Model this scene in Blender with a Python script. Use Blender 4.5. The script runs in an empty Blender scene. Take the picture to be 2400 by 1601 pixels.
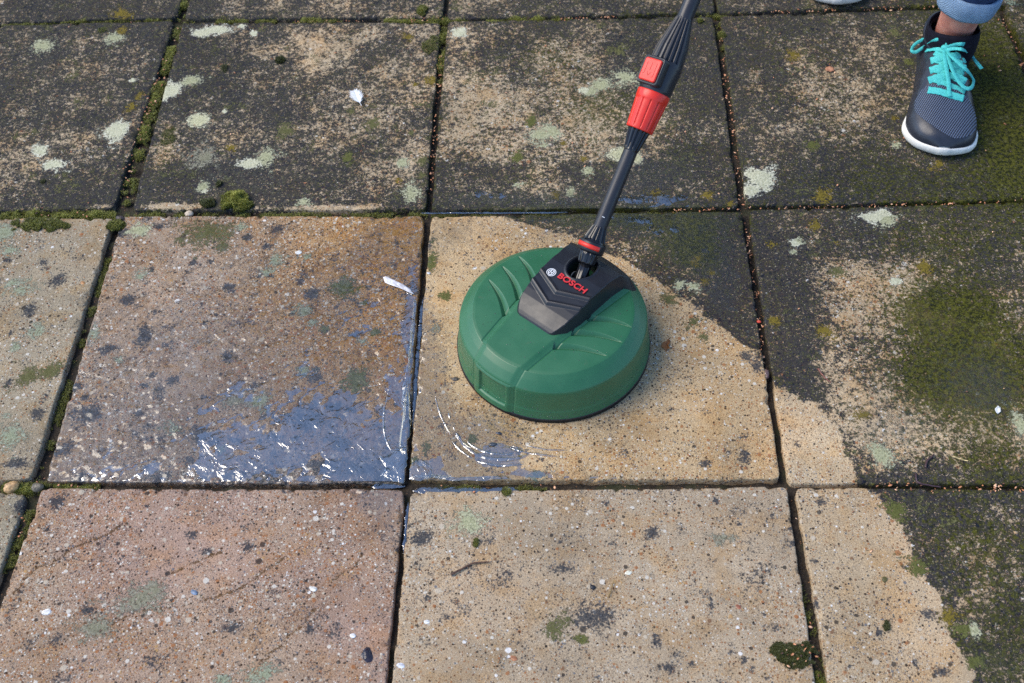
import bpy, bmesh, math, random
import numpy as np
from mathutils import Vector, Matrix, Quaternion
random.seed(7); rng = np.random.default_rng(11)
SC = bpy.context.scene
COL = SC.collection
# ------------------------------------------------------------------ camera
F = 2732.195
CAM = np.array([0.6425086, -1.6504142, 1.2260623])
RT = np.array([[0.99928969, 0.00605909, 0.03719409],
               [0.01798924, 0.79057335, -0.61210307],
               [-0.03311345, 0.61233738, 0.7899028]])
cd = bpy.data.cameras.new('camera'); cam = bpy.data.objects.new('camera', cd); COL.objects.link(cam)
M = Matrix([[*RT[0], CAM[0]], [*RT[1], CAM[1]], [*RT[2], CAM[2]], [0, 0, 0, 1]])
cam.matrix_world = M
cd.sensor_width = 36; cd.lens = F/2400*36; cd.clip_start = 0.05; cd.clip_end = 500
cd.dof.use_dof = True; cd.dof.focus_distance = 1.52; cd.dof.aperture_fstop = 7.0
SC.camera = cam
SC.render.resolution_x = 1024; SC.render.resolution_y = 683
# ------------------------------------------------------------------ light
SUN = Vector((-0.82, 0.06, 1.0)).normalized()
el = math.asin(SUN.z); az = math.atan2(SUN.x, SUN.y)
w = bpy.data.worlds.new('World'); SC.world = w; w.use_nodes = True
wn = w.node_tree.nodes; wl = w.node_tree.links
sky = wn.new('ShaderNodeTexSky'); sky.sky_type = 'NISHITA'; sky.sun_disc = False
sky.sun_elevation = el; sky.sun_rotation = az; sky.air_density = 1.0; sky.dust_density = .6; sky.ozone_density = 5.0
wl.new(sky.outputs[0], wn['Background'].inputs[0]); wn['Background'].inputs[1].default_value = 0.15
ld = bpy.data.lights.new('sun', 'SUN'); ld.energy = 1.9; ld.angle = math.radians(42.0); ld.color = (1, .89, .72)
sun = bpy.data.objects.new('sun', ld); COL.objects.link(sun); sun.rotation_euler = SUN.to_track_quat('Z', 'Y').to_euler()
VS = SC.view_settings
VS.view_transform = 'Standard'; VS.look = 'None'; VS.gamma = 1; VS.exposure = 0.92
SC.cycles.use_denoising = False

# ------------------------------------------------------------------ helpers
def un(x, y, z=0.0):
    """photo pixel (2400 wide) -> point at height z"""
    d = RT @ np.array([(x-1200)/F, -(y-800.5)/F, -1.0])
    return CAM + d*((z-CAM[2])/d[2])
def ppm(x, y, z=0.0):
    return F/np.linalg.norm(un(x, y, z)-CAM)

def tag(o, label=None, cat=None, group=None, kind=None):
    if label: o['label'] = label
    if cat: o['category'] = cat
    if group: o['group'] = group
    if kind: o['kind'] = kind
    return o
def link(name, me, mat=None, parent=None, smooth=True):
    o = bpy.data.objects.new(name, me); COL.objects.link(o)
    if mat is not None: me.materials.append(mat)
    if parent is not None: o.parent = parent
    if smooth and len(me.polygons): me.polygons.foreach_set('use_smooth', np.ones(len(me.polygons), bool))
    return o
def mesh_obj(name, V, Fc, mat=None, parent=None, smooth=True):
    me = bpy.data.meshes.new(name); me.from_pydata([tuple(map(float, v)) for v in V], [], [tuple(map(int, f)) for f in Fc]); me.update()
    return link(name, me, mat, parent, smooth)
def grid_faces(nu, nv, wrap_u=False):
    """vertex index = v*nu+u"""
    u = np.arange(nu if wrap_u else nu-1); v = np.arange(nv-1)
    U, Vv = np.meshgrid(u, v); U = U.ravel(); Vv = Vv.ravel(); U2 = (U+1) % nu
    return np.stack([Vv*nu+U, Vv*nu+U2, (Vv+1)*nu+U2, (Vv+1)*nu+U], 1)
def fast_mesh(name, V, Q):
    me = bpy.data.meshes.new(name)
    V = np.asarray(V, np.float32); Q = np.asarray(Q, np.int32); k = Q.shape[1]
    me.vertices.add(len(V)); me.vertices.foreach_set('co', V.ravel())
    me.loops.add(Q.size); me.loops.foreach_set('vertex_index', Q.ravel())
    me.polygons.add(len(Q)); me.polygons.foreach_set('loop_start', np.arange(0, Q.size, k, dtype=np.int32))
    me.polygons.foreach_set('loop_total', np.full(len(Q), k, np.int32))
    me.update(calc_edges=True); me.validate()
    return me
def empty(name, loc, rz=0):
    o = bpy.data.objects.new(name, None); COL.objects.link(o); o.location = loc; o.rotation_euler = (0, 0, rz); o.empty_display_size = .02
    return o
def hsh(ix, iy, s):
    n = (ix.astype(np.int64)*374761393 + iy.astype(np.int64)*668265263 + s*1274126177) & 0x7fffffff
    n = ((n ^ (n >> 13))*1274126177) & 0x7fffffff
    n = n ^ (n >> 16)
    return (n & 0xffff)/65535.0
def vn(x, y, s=0):
    ix = np.floor(x); iy = np.floor(y); fx = x-ix; fy = y-iy
    fx = fx*fx*(3-2*fx); fy = fy*fy*(3-2*fy)
    a = hsh(ix, iy, s); b = hsh(ix+1, iy, s); c = hsh(ix, iy+1, s); d = hsh(ix+1, iy+1, s)
    return (a*(1-fx)+b*fx)*(1-fy)+(c*(1-fx)+d*fx)*fy
def fbm(x, y, sc, s=0, o=4, r=.55):
    t = 0; a = 1; n = 0
    for k in range(o):
        t = t+a*vn(x*sc*2**k+17.3*k, y*sc*2**k-9.1*k, s+k); n += a; a *= r
    return t/n

# ------------------------------------------------------------------ materials
class NT:
    def __init__(s, name):
        s.m = bpy.data.materials.new(name); s.m.use_nodes = True; s.n = s.m.node_tree.nodes; s.l = s.m.node_tree.links
        s.b = s.n['Principled BSDF']; s.out = s.n['Material Output']
    def node(s, t, **k):
        x = s.n.new(t)
        for a, v in k.items(): setattr(x, a, v)
        return x
    def put(s, sock, v):
        if hasattr(v, 'is_output') or isinstance(v, bpy.types.NodeSocket): s.l.new(v, sock)
        elif isinstance(v, (tuple, list)) and len(v) == 3 and sock.type == 'RGBA': sock.default_value = (*v, 1)
        else: sock.default_value = v
    def math(s, op, a, b=0.0, c=None, clamp=False):
        x = s.node('ShaderNodeMath', operation=op, use_clamp=clamp); s.put(x.inputs[0], a); s.put(x.inputs[1], b)
        if c is not None: s.put(x.inputs[2], c)
        return x.outputs[0]
    def mix(s, f, a, b, blend='MIX'):
        x = s.node('ShaderNodeMix', data_type='RGBA', blend_type=blend)
        s.put(x.inputs['Factor'], f); s.put(x.inputs[6], a); s.put(x.inputs[7], b); return x.outputs[2]
    def mixf(s, f, a, b):
        x = s.node('ShaderNodeMix', data_type='FLOAT'); s.put(x.inputs['Factor'], f); s.put(x.inputs[2], a); s.put(x.inputs[3], b); return x.outputs[0]
    def pos(s): return s.node('ShaderNodeNewGeometry').outputs['Position']
    def objc(s): return s.node('ShaderNodeTexCoord').outputs['Object']
    def noise(s, vec, sc, det=3, rough=.55, dist=0.0):
        x = s.node('ShaderNodeTexNoise'); s.l.new(vec, x.inputs['Vector']); x.inputs['Scale'].default_value = sc
        x.inputs['Detail'].default_value = det; x.inputs['Roughness'].default_value = rough; x.inputs['Distortion'].default_value = dist
        return x.outputs[0]
    def vor(s, vec, sc, feature='F1'):
        x = s.node('ShaderNodeTexVoronoi', feature=feature); s.l.new(vec, x.inputs['Vector']); x.inputs['Scale'].default_value = sc
        return x
    def sep(s, c):
        x = s.node('ShaderNodeSeparateColor'); s.l.new(c, x.inputs[0]); return x.outputs
    def ramp(s, f, stops, interp='LINEAR'):
        x = s.node('ShaderNodeValToRGB'); s.put(x.inputs[0], f); r = x.color_ramp; r.interpolation = interp
        while len(r.elements) < len(stops): r.elements.new(.5)
        for e, (p, c) in zip(r.elements, stops): e.position = p; e.color = (*c, 1)
        return x.outputs[0]
    def step(s, v, lo, hi):
        x = s.node('ShaderNodeMapRange', interpolation_type='SMOOTHSTEP'); s.put(x.inputs[0], v); x.inputs[1].default_value = lo; x.inputs[2].default_value = hi
        return x.outputs[0]
    def bump(s, h, dist, strength=1.0, normal=None):
        x = s.node('ShaderNodeBump'); s.put(x.inputs['Height'], h); x.inputs['Distance'].default_value = dist; s.put(x.inputs['Strength'], strength)
        if normal is not None: s.l.new(normal, x.inputs['Normal'])
        return x.outputs[0]
    def set(s, **k):
        for a, v in k.items(): s.put(s.b.inputs[a.replace('_', ' ')], v)
        return s.m

def slab_material():
    t = NT('paving_concrete'); P = t.pos()
    def at(n):
        a = t.node('ShaderNodeAttribute', attribute_name=n); return a.outputs['Color'], a.outputs['Alpha']
    gc, expo = at('grime'); g = t.sep(gc); film, green, wet = g[0], g[1], g[2]
    stone, dark = at('stone'); lcol, lf = at('lichen')
    ns = t.noise(P, 950, 2, .6); nf = t.noise(P, 330, 4, .68); nm = t.noise(P, 75, 5, .62); nb = t.noise(P, 150, 4, .65, .4)
    nl = t.noise(P, 22, 4, .6)
    base = t.mix(t.step(ns, .3, .7), t.mix(1, stone, (.62, .60, .60), 'MULTIPLY'), t.mix(1, stone, (1.36, 1.36, 1.33), 'MULTIPLY'))
    base = t.mix(t.math('MULTIPLY', t.step(nl, .45, .66), .75), base, t.mix(1, base, (1.0, .86, .68), 'MULTIPLY'))
    pal = [(0, (.62, .58, .50)), (.08, (.30, .12, .045)), (.26, (.42, .25, .10)), (.38, (.035, .035, .042)), (.58, (.11, .125, .15)),
           (.67, (.17, .085, .045)), (.78, (.50, .43, .33)), (.9, (.016, .016, .018)), (.985, (.74, .73, .70))]
    hsum = None
    n9 = t.noise(P, 11, 6, .68, .8); base = t.mix(t.math('MULTIPLY', t.step(n9, .46, .70), .55), base, t.mix(1, base, (.62, .60, .58), 'MULTIPLY'))
    n10 = t.noise(P, 6, 5, .6); base = t.mix(t.math('MULTIPLY', t.step(n10, .50, .66), .5), base, t.mix(1, base, (1.22, 1.13, 1.05), 'MULTIPLY'))
    for sc, c, r0, r1 in ((560, .80, .30, .26), (300, .62, .26, .26), (165, .36, .20, .26), (85, .13, .14, .24), (48, .04, .10, .16)):
        v = t.vor(P, sc); s = t.sep(v.outputs['Color'])
        ex = t.math('LESS_THAN', s[0], t.math('MULTIPLY', expo, c))
        d = t.math('ADD', v.outputs['Distance'], t.math('MULTIPLY', t.math('SUBTRACT', nf, .5), .25))
        sh = t.math('SUBTRACT', t.math('ADD', r0, t.math('MULTIPLY', s[1], r1)), d)
        m = t.math('MULTIPLY', ex, t.math('MULTIPLY', sh, 14, clamp=True))
        pc = t.ramp(s[2], pal, 'CONSTANT')
        base = t.mix(m, base, t.mix(.18, pc, base))
        hsum = m if hsum is None else t.math('MAXIMUM', hsum, m)
    # pits and pores
    vp = t.vor(P, 300); sp = t.sep(vp.outputs['Color'])
    pit = t.math('MULTIPLY', t.math('LESS_THAN', sp[0], .11), t.math('LESS_THAN', vp.outputs['Distance'], t.math('MULTIPLY', sp[1], .42)))
    base = t.mix(t.math('MULTIPLY', pit, .85), base, (.035, .028, .022))
    # dark biofilm
    nh = t.noise(P, 175, 5, .72); mixn = t.math('ADD', t.math('ADD', t.math('MULTIPLY', nf, .22), t.math('MULTIPLY', nh, .42)), t.math('ADD', t.math('MULTIPLY', nm, .26), t.math('MULTIPLY', ns, .26)))
    mixn = t.math('MULTIPLY', t.math('SUBTRACT', mixn, .58), 4.8)
    fm = t.math('ADD', t.math('MULTIPLY', t.math('ADD', t.math('SUBTRACT', film, .5), mixn), 8.5), .5, clamp=True)
    fcol = t.mix(t.step(nb, .40, .62), (.006, .011, .023), (.022, .026, .022))
    fcol = t.mix(t.math('MULTIPLY', t.step(ns, .55, .72), .28), fcol, (.11, .115, .10))
    vg = t.vor(P, 520); sg_ = t.sep(vg.outputs['Color'])
    gex = t.math('MULTIPLY', t.math('LESS_THAN', sg_[0], t.mixf(t.step(nb, .38, .62), .20, .50)), t.math('MULTIPLY', t.math('SUBTRACT', t.math('ADD', .30, t.math('MULTIPLY', sg_[1], .3)), vg.outputs['Distance']), 9, clamp=True))
    fcol = t.mix(t.math('MULTIPLY', gex, .85), fcol, t.ramp(sg_[2], [(0, (.060, .070, .014)), (.30, (.115, .115, .025)), (.48, (.025, .040, .065)), (.70, (.24, .185, .10)), (.84, (.14, .14, .08)), (.94, (.36, .32, .22))], 'CONSTANT'))
    gn = t.math('MULTIPLY', t.math('SUBTRACT', t.math('ADD', t.math('MULTIPLY', nb, .6), t.math('MULTIPLY', nf, .4)), .5), 2.6)
    gm = t.math('ADD', t.math('MULTIPLY', t.math('ADD', t.math('SUBTRACT', green, .5), gn), 2.6), .5, clamp=True)
    gcol = t.mix(t.step(nh, .42, .60), (.009, .013, .002), (.090, .090, .009)); gcol = t.mix(t.math('MULTIPLY', gex, .55), gcol, (.14, .135, .04))
    c = t.mix(t.math('MULTIPLY', fm, .93), base, fcol)
    c = t.mix(t.math('MULTIPLY', gm, .88), c, gcol)
    dm = t.math('MULTIPLY', t.math('ADD', t.math('SUBTRACT', dark, .5), t.math('ADD', t.math('MULTIPLY', t.math('SUBTRACT', nf, .5), 2.0), t.math('MULTIPLY', t.math('SUBTRACT', nb, .5), .8))), 4, clamp=True)
    c = t.mix(t.math('MULTIPLY', dm, .9), c, t.mix(t.step(ns, .4, .7), (.020, .026, .036), (.07, .075, .08)))
    ln = t.math('ADD', t.math('MULTIPLY', t.math('SUBTRACT', nb, .5), 1.1), t.math('MULTIPLY', t.math('SUBTRACT', nf, .5), 1.5))
    lm = t.math('MULTIPLY', t.math('ADD', t.math('SUBTRACT', lf, .5), ln), 6, clamp=True)
    lpit = t.math('SUBTRACT', 1.0, t.math('MULTIPLY', t.step(ns, .60, .72), .55))
    ve = t.vor(P, 260, 'DISTANCE_TO_EDGE'); crust = t.mix(t.step(nf, .38, .62), t.mix(1, lcol, (.60, .63, .58), 'MULTIPLY'), lcol)
    crust = t.mix(t.math('MULTIPLY', t.math('SUBTRACT', 1.0, t.step(ve.outputs['Distance'], .0, .10)), .45), crust, t.mix(1, lcol, (.35, .38, .30), 'MULTIPLY'))
    crust = t.mix(t.math('MULTIPLY', t.step(lf, .60, .85), .45), crust, t.mix(1, lcol, (.66, .68, .52), 'MULTIPLY'))
    c = t.mix(t.math('MULTIPLY', lm, lpit), c, crust)
    wm = t.math('ADD', t.math('MULTIPLY', t.math('ADD', t.math('SUBTRACT', wet, .5), t.math('MULTIPLY', t.math('SUBTRACT', nb, .5), 1.2)), 3), .5, clamp=True)
    sat = t.node('ShaderNodeHueSaturation'); sat.inputs['Saturation'].default_value = 1.12; sat.inputs['Value'].default_value = .56; t.l.new(c, sat.inputs['Color'])
    c = t.mix(wm, c, sat.outputs[0])
    hgt = t.math('ADD', t.math('ADD', t.math('MULTIPLY', ns, .45), nf), t.math('ADD', t.math('MULTIPLY', hsum, .25), t.math('MULTIPLY', pit, -.7)))
    hgt = t.math('ADD', hgt, t.math('MULTIPLY', lm, .6))
    bp = t.bump(hgt, .0011, 1.0)
    vd = t.node('ShaderNodeVectorMath', operation='DISTANCE'); t.l.new(P, vd.inputs[0]); vd.inputs[1].default_value = (.6398, -.704, 0)
    rad = vd.outputs['Value']; ring = t.math('MULTIPLY', t.math('SINE', t.math('ADD', t.math('MULTIPLY', rad, 520), t.math('MULTIPLY', t.noise(P, 26, 3, .5), 16))), t.math('SUBTRACT', 1.0, t.step(rad, .22, .36)))
    rip = t.math('ADD', t.noise(P, 42, 2, .4, 1.5), t.math('ADD', t.math('MULTIPLY', nf, .045), t.math('MULTIPLY', ring, .07)))
    grow = t.math('MAXIMUM', fm, gm)
    cw = t.math('MULTIPLY', wm, t.mixf(t.math('MULTIPLY', grow, .85), 1.0, t.math('MULTIPLY', t.step(t.noise(P, 210, 2, .6), .60, .65), 1.0)))
    cb = t.bump(t.math('ADD', rip, t.math('MULTIPLY', grow, t.math('MULTIPLY', t.noise(P, 260, 2, .7), .9))), .0018, 1.0)
    t.set(Base_Color=c, Roughness=t.mixf(wm, .82, .38), Normal=bp, Coat_Weight=cw, Coat_Roughness=.07, Coat_IOR=1.55, Coat_Normal=cb)
    t.put(t.b.inputs['Specular IOR Level'], t.mixf(wm, .07, .4))
    return t.m

def simple(name, col, rough=.5, spec=.5, bump=None, var=0.0, vsc=60, coat=0, metal=0, sheen=0):
    t = NT(name); P = t.objc(); c = col
    if var:
        n = t.noise(P, vsc, 5, .6)
        c = t.mix(t.step(n, .35, .68), tuple(x*(1-var) for x in col), tuple(min(1, x*(1+var)) for x in col))
    t.set(Base_Color=c, Metallic=metal, Coat_Weight=coat)
    if var: t.set(Roughness=t.mixf(t.step(t.noise(P, vsc*.7, 4, .6), .3, .7), max(.02, rough-.07), rough+.09))
    else: t.set(Roughness=rough)
    t.b.inputs['Specular IOR Level'].default_value = spec
    if sheen: t.b.inputs['Sheen Weight'].default_value = sheen
    if bump: t.set(Normal=t.bump(t.noise(P, bump[0], 3, .6), bump[1]))
    return t.m

MAT = {}
MAT['slab'] = slab_material()
def soil_material():
    t = NT('joint_soil'); P = t.pos(); n = t.noise(P, 260, 5, .7); n2 = t.noise(P, 30, 4, .6)
    c = t.mix(t.step(n, .35, .7), (.012, .008, .004), (.06, .040, .022))
    c = t.mix(t.math('MULTIPLY', t.step(n2, .52, .66), .7), c, (.030, .036, .008))
    v = t.vor(P, 420); s = t.sep(v.outputs['Color'])
    c = t.mix(t.math('MULTIPLY', t.math('LESS_THAN', s[0], .05), t.math('LESS_THAN', v.outputs['Distance'], .35)), c, (.32, .16, .07))
    return t.set(Base_Color=c, Roughness=.7, Normal=t.bump(n, .004))
MAT['soil'] = soil_material()
def leafy(name, a, b, c3):
    t = NT(name); at = t.node('ShaderNodeAttribute', attribute_name='tint')
    c = t.ramp(at.outputs['Fac'], [(0, a), (.5, b), (1, c3)])
    t.set(Base_Color=c, Roughness=.55); t.b.inputs['Subsurface Weight'].default_value = 0.0
    return t.m
MAT['moss'] = leafy('moss', (.014, .017, .003), (.078, .086, .010), (.27, .27, .03))
MAT['husk'] = leafy('seed_husk', (.05, .022, .012), (.58, .23, .10), (.85, .50, .30))
def green_plastic():
    t = NT('green_plastic'); P = t.objc()
    n = t.noise(P, 1400, 2, .5); n2 = t.noise(P, 25, 4, .6); n3 = t.noise(P, 340, 4, .7)
    c = t.mix(t.step(n2, .3, .7), (.022, .116, .050), (.028, .132, .060))
    c = t.mix(t.math('MULTIPLY', t.step(n3, .64, .76), .35), c, (.11, .16, .11)); n5 = t.noise(P, 60, 6, .75); c = t.mix(t.math('MULTIPLY', t.step(n5, .60, .72), .22), c, (.16, .14, .09))
    return t.set(Base_Color=c, Roughness=t.mixf(t.step(n2, .3, .7), .34, .44))
MAT['green'] = green_plastic()
MAT['black'] = simple('black_plastic', (.015, .016, .020), .36, .45, (1500, .00001), .12, 40)
MAT['gloss'] = simple('glossy_black_plastic', (.010, .010, .012), .14, .5)
MAT['pipe'] = simple('satin_black_pipe', (.020, .021, .026), .38, .45, None, .15, 30)
MAT['red'] = simple('red_plastic', (.66, .028, .014), .34, .5, (900, .00003), .08, 60)
MAT['redlet'] = simple('red_lettering', (.60, .03, .035), .5, .4)
MAT['redline'] = simple('engraved_red', (.36, .012, .008), .5, .3)
MAT['white'] = simple('white_print', (.75, .76, .76), .5, .4)
MAT['brush'] = simple('brush_bristles', (.012, .012, .013), .6, .3, (900, .001), .3, 200)

# ------------------------------------------------------------------ paving lattice
PI_ = .46
def lat(i, j): return np.array([PI_*i, -PI_*j])
def U(x, y): return un(x, y)[:2]
def isect(a, b, c, d):
    r = b-a; s = d-c; t = ((c-a)[0]*s[1]-(c-a)[1]*s[0])/(r[0]*s[1]-r[1]*s[0]); return a+r*t
g = .0055
def default(c, r):
    j = lambda: rng.uniform(-.0018, .0018, 2)
    return [lat(c-1, r)+(g, -g)+j(), lat(c, r)+(-g, -g)+j(), lat(c, r+1)+(-g, g)+j(), lat(c-1, r+1)+(g, g)+j()]
CN = {}
for c in range(-1, 6):
    for r in range(-3, 5): CN[c, r] = default(c, r)
def setc(c, r, TL=None, TR=None, BR=None, BL=None):
    for k, v in enumerate((TL, TR, BR, BL)):
        if v is not None: CN[c, r][k] = U(*v) if not isinstance(v, np.ndarray) else v
setc(0, -1, BR=(412, 41)); setc(1, -1, BL=(431, 43), BR=(1038, 41)); setc(2, -1, BL=(1048, 44), BR=(1677, 29)); setc(3, -1, BL=(1684, 29), BR=(2330, 8))
setc(0, 0, TR=(408, 49), BR=(265, 488)); setc(1, 0, (428, 52), (1032, 53), (998, 490), (309, 493))
setc(2, 0, (1049, 51), (1671, 38), (1733, 484), (1011, 492))
y7 = isect(U(1751, 482), U(2400, 467), U(2345, 35), U(2400, 165))
setc(3, 0, (1688, 37), (2338, 18), y7, (1751, 482))
z7 = isect(U(1755, 492), U(2400, 474), U(2345, 35), U(2400, 165))
setc(4, 0, TL=(2352, 12)); CN[4, 0][3] = y7+(.010, 0)
setc(0, 1, TR=(266, 511), BR=(70.5, 1124)); CN[0, 1][0][1] = CN[0, 1][1][1]+.002
setc(1, 1, (288, 507), (994, 506), (950, 1133), (104, 1130)); setc(2, 1, (1010, 507), (1739, 494.5), (1829, 1123.5), (959, 1125))
b7 = isect(U(1848, 1134), U(2240, 1134.5), CN[3, 1][1], CN[3, 1][2])
setc(3, 1, TL=(1755, 492), BL=(1848, 1134)); CN[3, 1][1] = z7; CN[3, 1][2] = b7
br = lambda c: (CN[c, 2][2], CN[c, 2][3])
def down(p, q, y=-1.373): a = U(*p); b = U(*q); return isect(a, b, np.array([0, y]), np.array([1, y]))
setc(0, 2, TR=(62, 1154)); CN[0, 2][2] = down((62, 1154), (0, 1334))
setc(1, 2, (98, 1145), (948.5, 1146)); CN[1, 2][3] = down((98, 1145), (0, 1423)); CN[1, 2][2] = down((948.5, 1146), (904.5, 1601))
setc(2, 2, (961.5, 1152), (1844, 1140)); CN[2, 2][3] = down((961.5, 1152), (919.4, 1601)); CN[2, 2][2] = down((1844, 1140), (1910, 1601))
setc(3, 2, TL=(1864, 1142)); CN[3, 2][3] = down((1864, 1142), (1942.7, 1601)); CN[3, 2][1] = isect(U(1864, 1142), U(2240, 1146), CN[3, 2][1], CN[3, 2][2])
for c in (-1, 0, 1, 2, 3):   # rows above keep the measured joints running on
    CN[c, -1][0][0] = CN[c, -1][3][0]; CN[c, -1][1][0] = CN[c, -1][2][0]

# ------------------------------------------------------------------ what grows on the slabs: (x, y, rx, ry, kind)
KIND = {'W': (.72, .69, .54), 'P': (.50, .49, .33), 'M': (.36, .38, .28), 'Y': (.23, .17, .035), 'O': (.15, .145, .065), 'G': (.14, .145, .05), 'C': (.70, .66, .46), 'A': (.31, .29, .22)}
LI = '''102 107 38 20 P|267 87 22 12 P|271 311 25 18 W|97 352 22 15 W|124 384 26 15 W|311 189 8 6 W|281 33 25 12 Y|327 222 12 10 Y|311 250 14 10 Y|285 74 12 8 Y
510 69 50 13 W|478 77 22 8 W|565 61 7 4 W|403 213 25 20 W|446 189 28 14 P|465 282 28 18 C|526 260 6 5 W|668 306 26 22 O|482 370 34 20 A|585 384 28 12 W|622 366 30 22 P|715 475 16 10 P|962 455 24 28 P|473 441 18 12 P|478 448 10 6 W|540 346 14 10 Y|595 78 8 6 W
958 87 14 10 Y|1011 187 18 14 Y|974 199 10 7 Y|824 262 12 8 O|873 288 15 14 O|962 311 12 8 O|942 380 16 12 P|990 376 14 12 O|935 425 13 9 Y|990 410 14 10 O|812 370 14 14 G|1212 370 16 10 G|1268 314 32 22 P|1295 308 22 20 P|1245 286 12 16 G|1275 340 14 8 P|1077 75 17 11 W|1467 178 34 22 P|1408 201 24 15 P|1388 214 16 12 P|1369 211 13 6 W|1460 362 42 18 C|1490 372 18 14 C|1213 433 12 7 P|1337 451 9 11 P|1378 401 16 11 P|1303 459 10 7 Y|1320 335 9 6 Y|1369 372 9 6 Y
1540 459 18 14 Y|1658 456 14 10 Y|1712 475 10 7 Y|1783 416 33 20 W|1764 446 15 13 W|1927 456 14 12 Y|1911 530 17 11 Y|1870 567 16 11 P|1860 591 14 8 P|1806 572 14 8 Y|1961 569 8 6 Y|1961 636 22 14 O|1819 751 18 10 Y|1930 776 20 12 Y|1591 669 16 16 P|1626 671 20 14 P|1653 660 12 10 Y|1669 641 10 10 Y|1632 612 14 14 Y|1565 701 17 13 O|1626 754 17 14 O|1648 790 12 10 O
2044 508 40 14 W|2075 515 25 14 P|2166 624 20 22 Y|2026 972 24 13 Y|2068 1068 34 34 P|1865 570 16 12 W|2387 985 16 30 P|2100 660 14 10 W|1860 130 16 14 Y|2095 74 16 14 O|2130 147 15 9 G|2095 275 10 7 Y|1903 339 20 12 G|2200 385 14 11 Y|2100 340 14 9 P|1450 120 16 10 O
13 541 30 22 M|22 588 22 12 M|30 662 24 12 M|43 679 26 12 M|87 775 24 17 M|37 814 10 10 M|26 1022 30 34 M|330 649 16 14 M|624 636 18 13 M|646 608 20 22 M|568 534 15 10 M|325 541 26 14 P|490 545 50 28 O|720 601 12 8 M|715 727 26 15 M|733 757 16 14 M|759 770 16 12 G|711 870 22 15 M|833 892 34 26 G|850 801 14 10 M|880 779 16 10 G|555 940 32 16 A|607 940 22 14 M|516 1052 13 13 M|408 1005 20 12 M|221 783 14 15 M|277 844 12 7 M|806 675 42 26 G|65 883 22 18 O|117 870 26 20 O|520 575 22 18 O
1108 1031 14 10 G|1012 612 13 30 G|1021 771 15 15 A|1041 694 16 10 G|970 1080 16 12 G|1000 1050 10 16 G|1260 1115 20 8 M|1104 1230 42 38 P|1094 1222 22 18 A|331 1403 58 34 A|360 1380 30 22 A|618 1581 34 20 M|521 1593 14 8 M|1295 1476 25 30 O|1363 1500 14 12 G|2152 1333 24 22 G|2251 1477 22 16 G|2287 1477 10 14 P|2290 1550 18 12 G|2223 1448 18 16 Y|2101 1202 24 26 G|230 1470 40 20 A|1700 1260 30 10 A'''
DK = '''102 614 15 12|134 653 19 17|69 727 30 20|24 779 12 11|17 610 10 8|20 896 14 11|87 970 20 15|40 1087 38 19|178 909 15 17|199 931 11 9|290 545 16 14|373 532 19 13|650 538 18 13|579 558 13 16|624 578 13 10|494 612 10 8|451 619 11 7|356 632 11 15|607 647 11 8|633 647 10 7|536 675 14 12|299 705 17 16|362 731 13 11|702 658 15 13|733 688 16 14|340 781 30 23|256 816 14 10|533 836 12 15|356 881 9 9|403 892 13 15|340 905 15 11|737 866 13 11|737 885 15 17|206 970 26 19|273 963 12 8|325 970 15 11|468 1018 28 19|347 998 9 8|503 1035 14 11|551 1031 12 9|447 1078 13 10|147 1052 23 20|191 1122 30 12|715 987 38 30|694 1026 28 16|650 1026 26 12|776 953 18 14|824 957 15 12|382 1117 42 12|546 1113 52 15|850 1100 60 20|640 1110 30 14|760 1090 40 20|800 1040 30 20|960 815 9 40|958 940 9 30
1067 888 11 9|1021 980 9 7|1271 1077 14 9|1749 837 13 13|1774 860 20 34|1746 1067 15 21|1654 1087 12 11|1572 960 9 8|1867 1044 15 11|1005 575 9 22|48 1181 16 30|133 1177 28 18|341 1187 10 8|448 1254 18 12|485 1290 16 14|582 1282 20 18|545 1472 18 16|727 1476 13 11|206 1431 12 12|664 1150 12 7|1527 1251 15 20|1810 1208 13 9|1678 1172 11 10|1512 1281 9 8|1325 1332 32 22|1389 1376 7 8|1666 1408 11 30|1402 1442 40 30|1155 1412 7 7|1000 1400 26 20|985 1260 30 20|1542 1502 11 22|1623 1557 16 14|1568 1565 30 20|1925 1175 22 13|1910 1315 9 9|2175 1438 20 20|2146 1557 15 13|2207 1573 18 14|1914 1413 9 13|2060 1480 12 18|1990 1560 14 8|1715 1528 26 8|1745 1548 14 14|1762 1568 12 16|1690 1560 12 10|1800 1590 14 8|2120 1330 8 8|1730 1228 7 6|1850 1240 8 8|1420 1180 8 5|1790 1440 8 6|1220 1500 8 6|1700 1390 7 7'''
def parse(s):
    out = []
    for ln in s.replace('\n', '|').split('|'):
        p = ln.split(); out.append(tuple(float(v) for v in p[:4])+tuple(p[4:]))
    return out
LICH = parse(LI); DARK = parse(DK)
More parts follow.
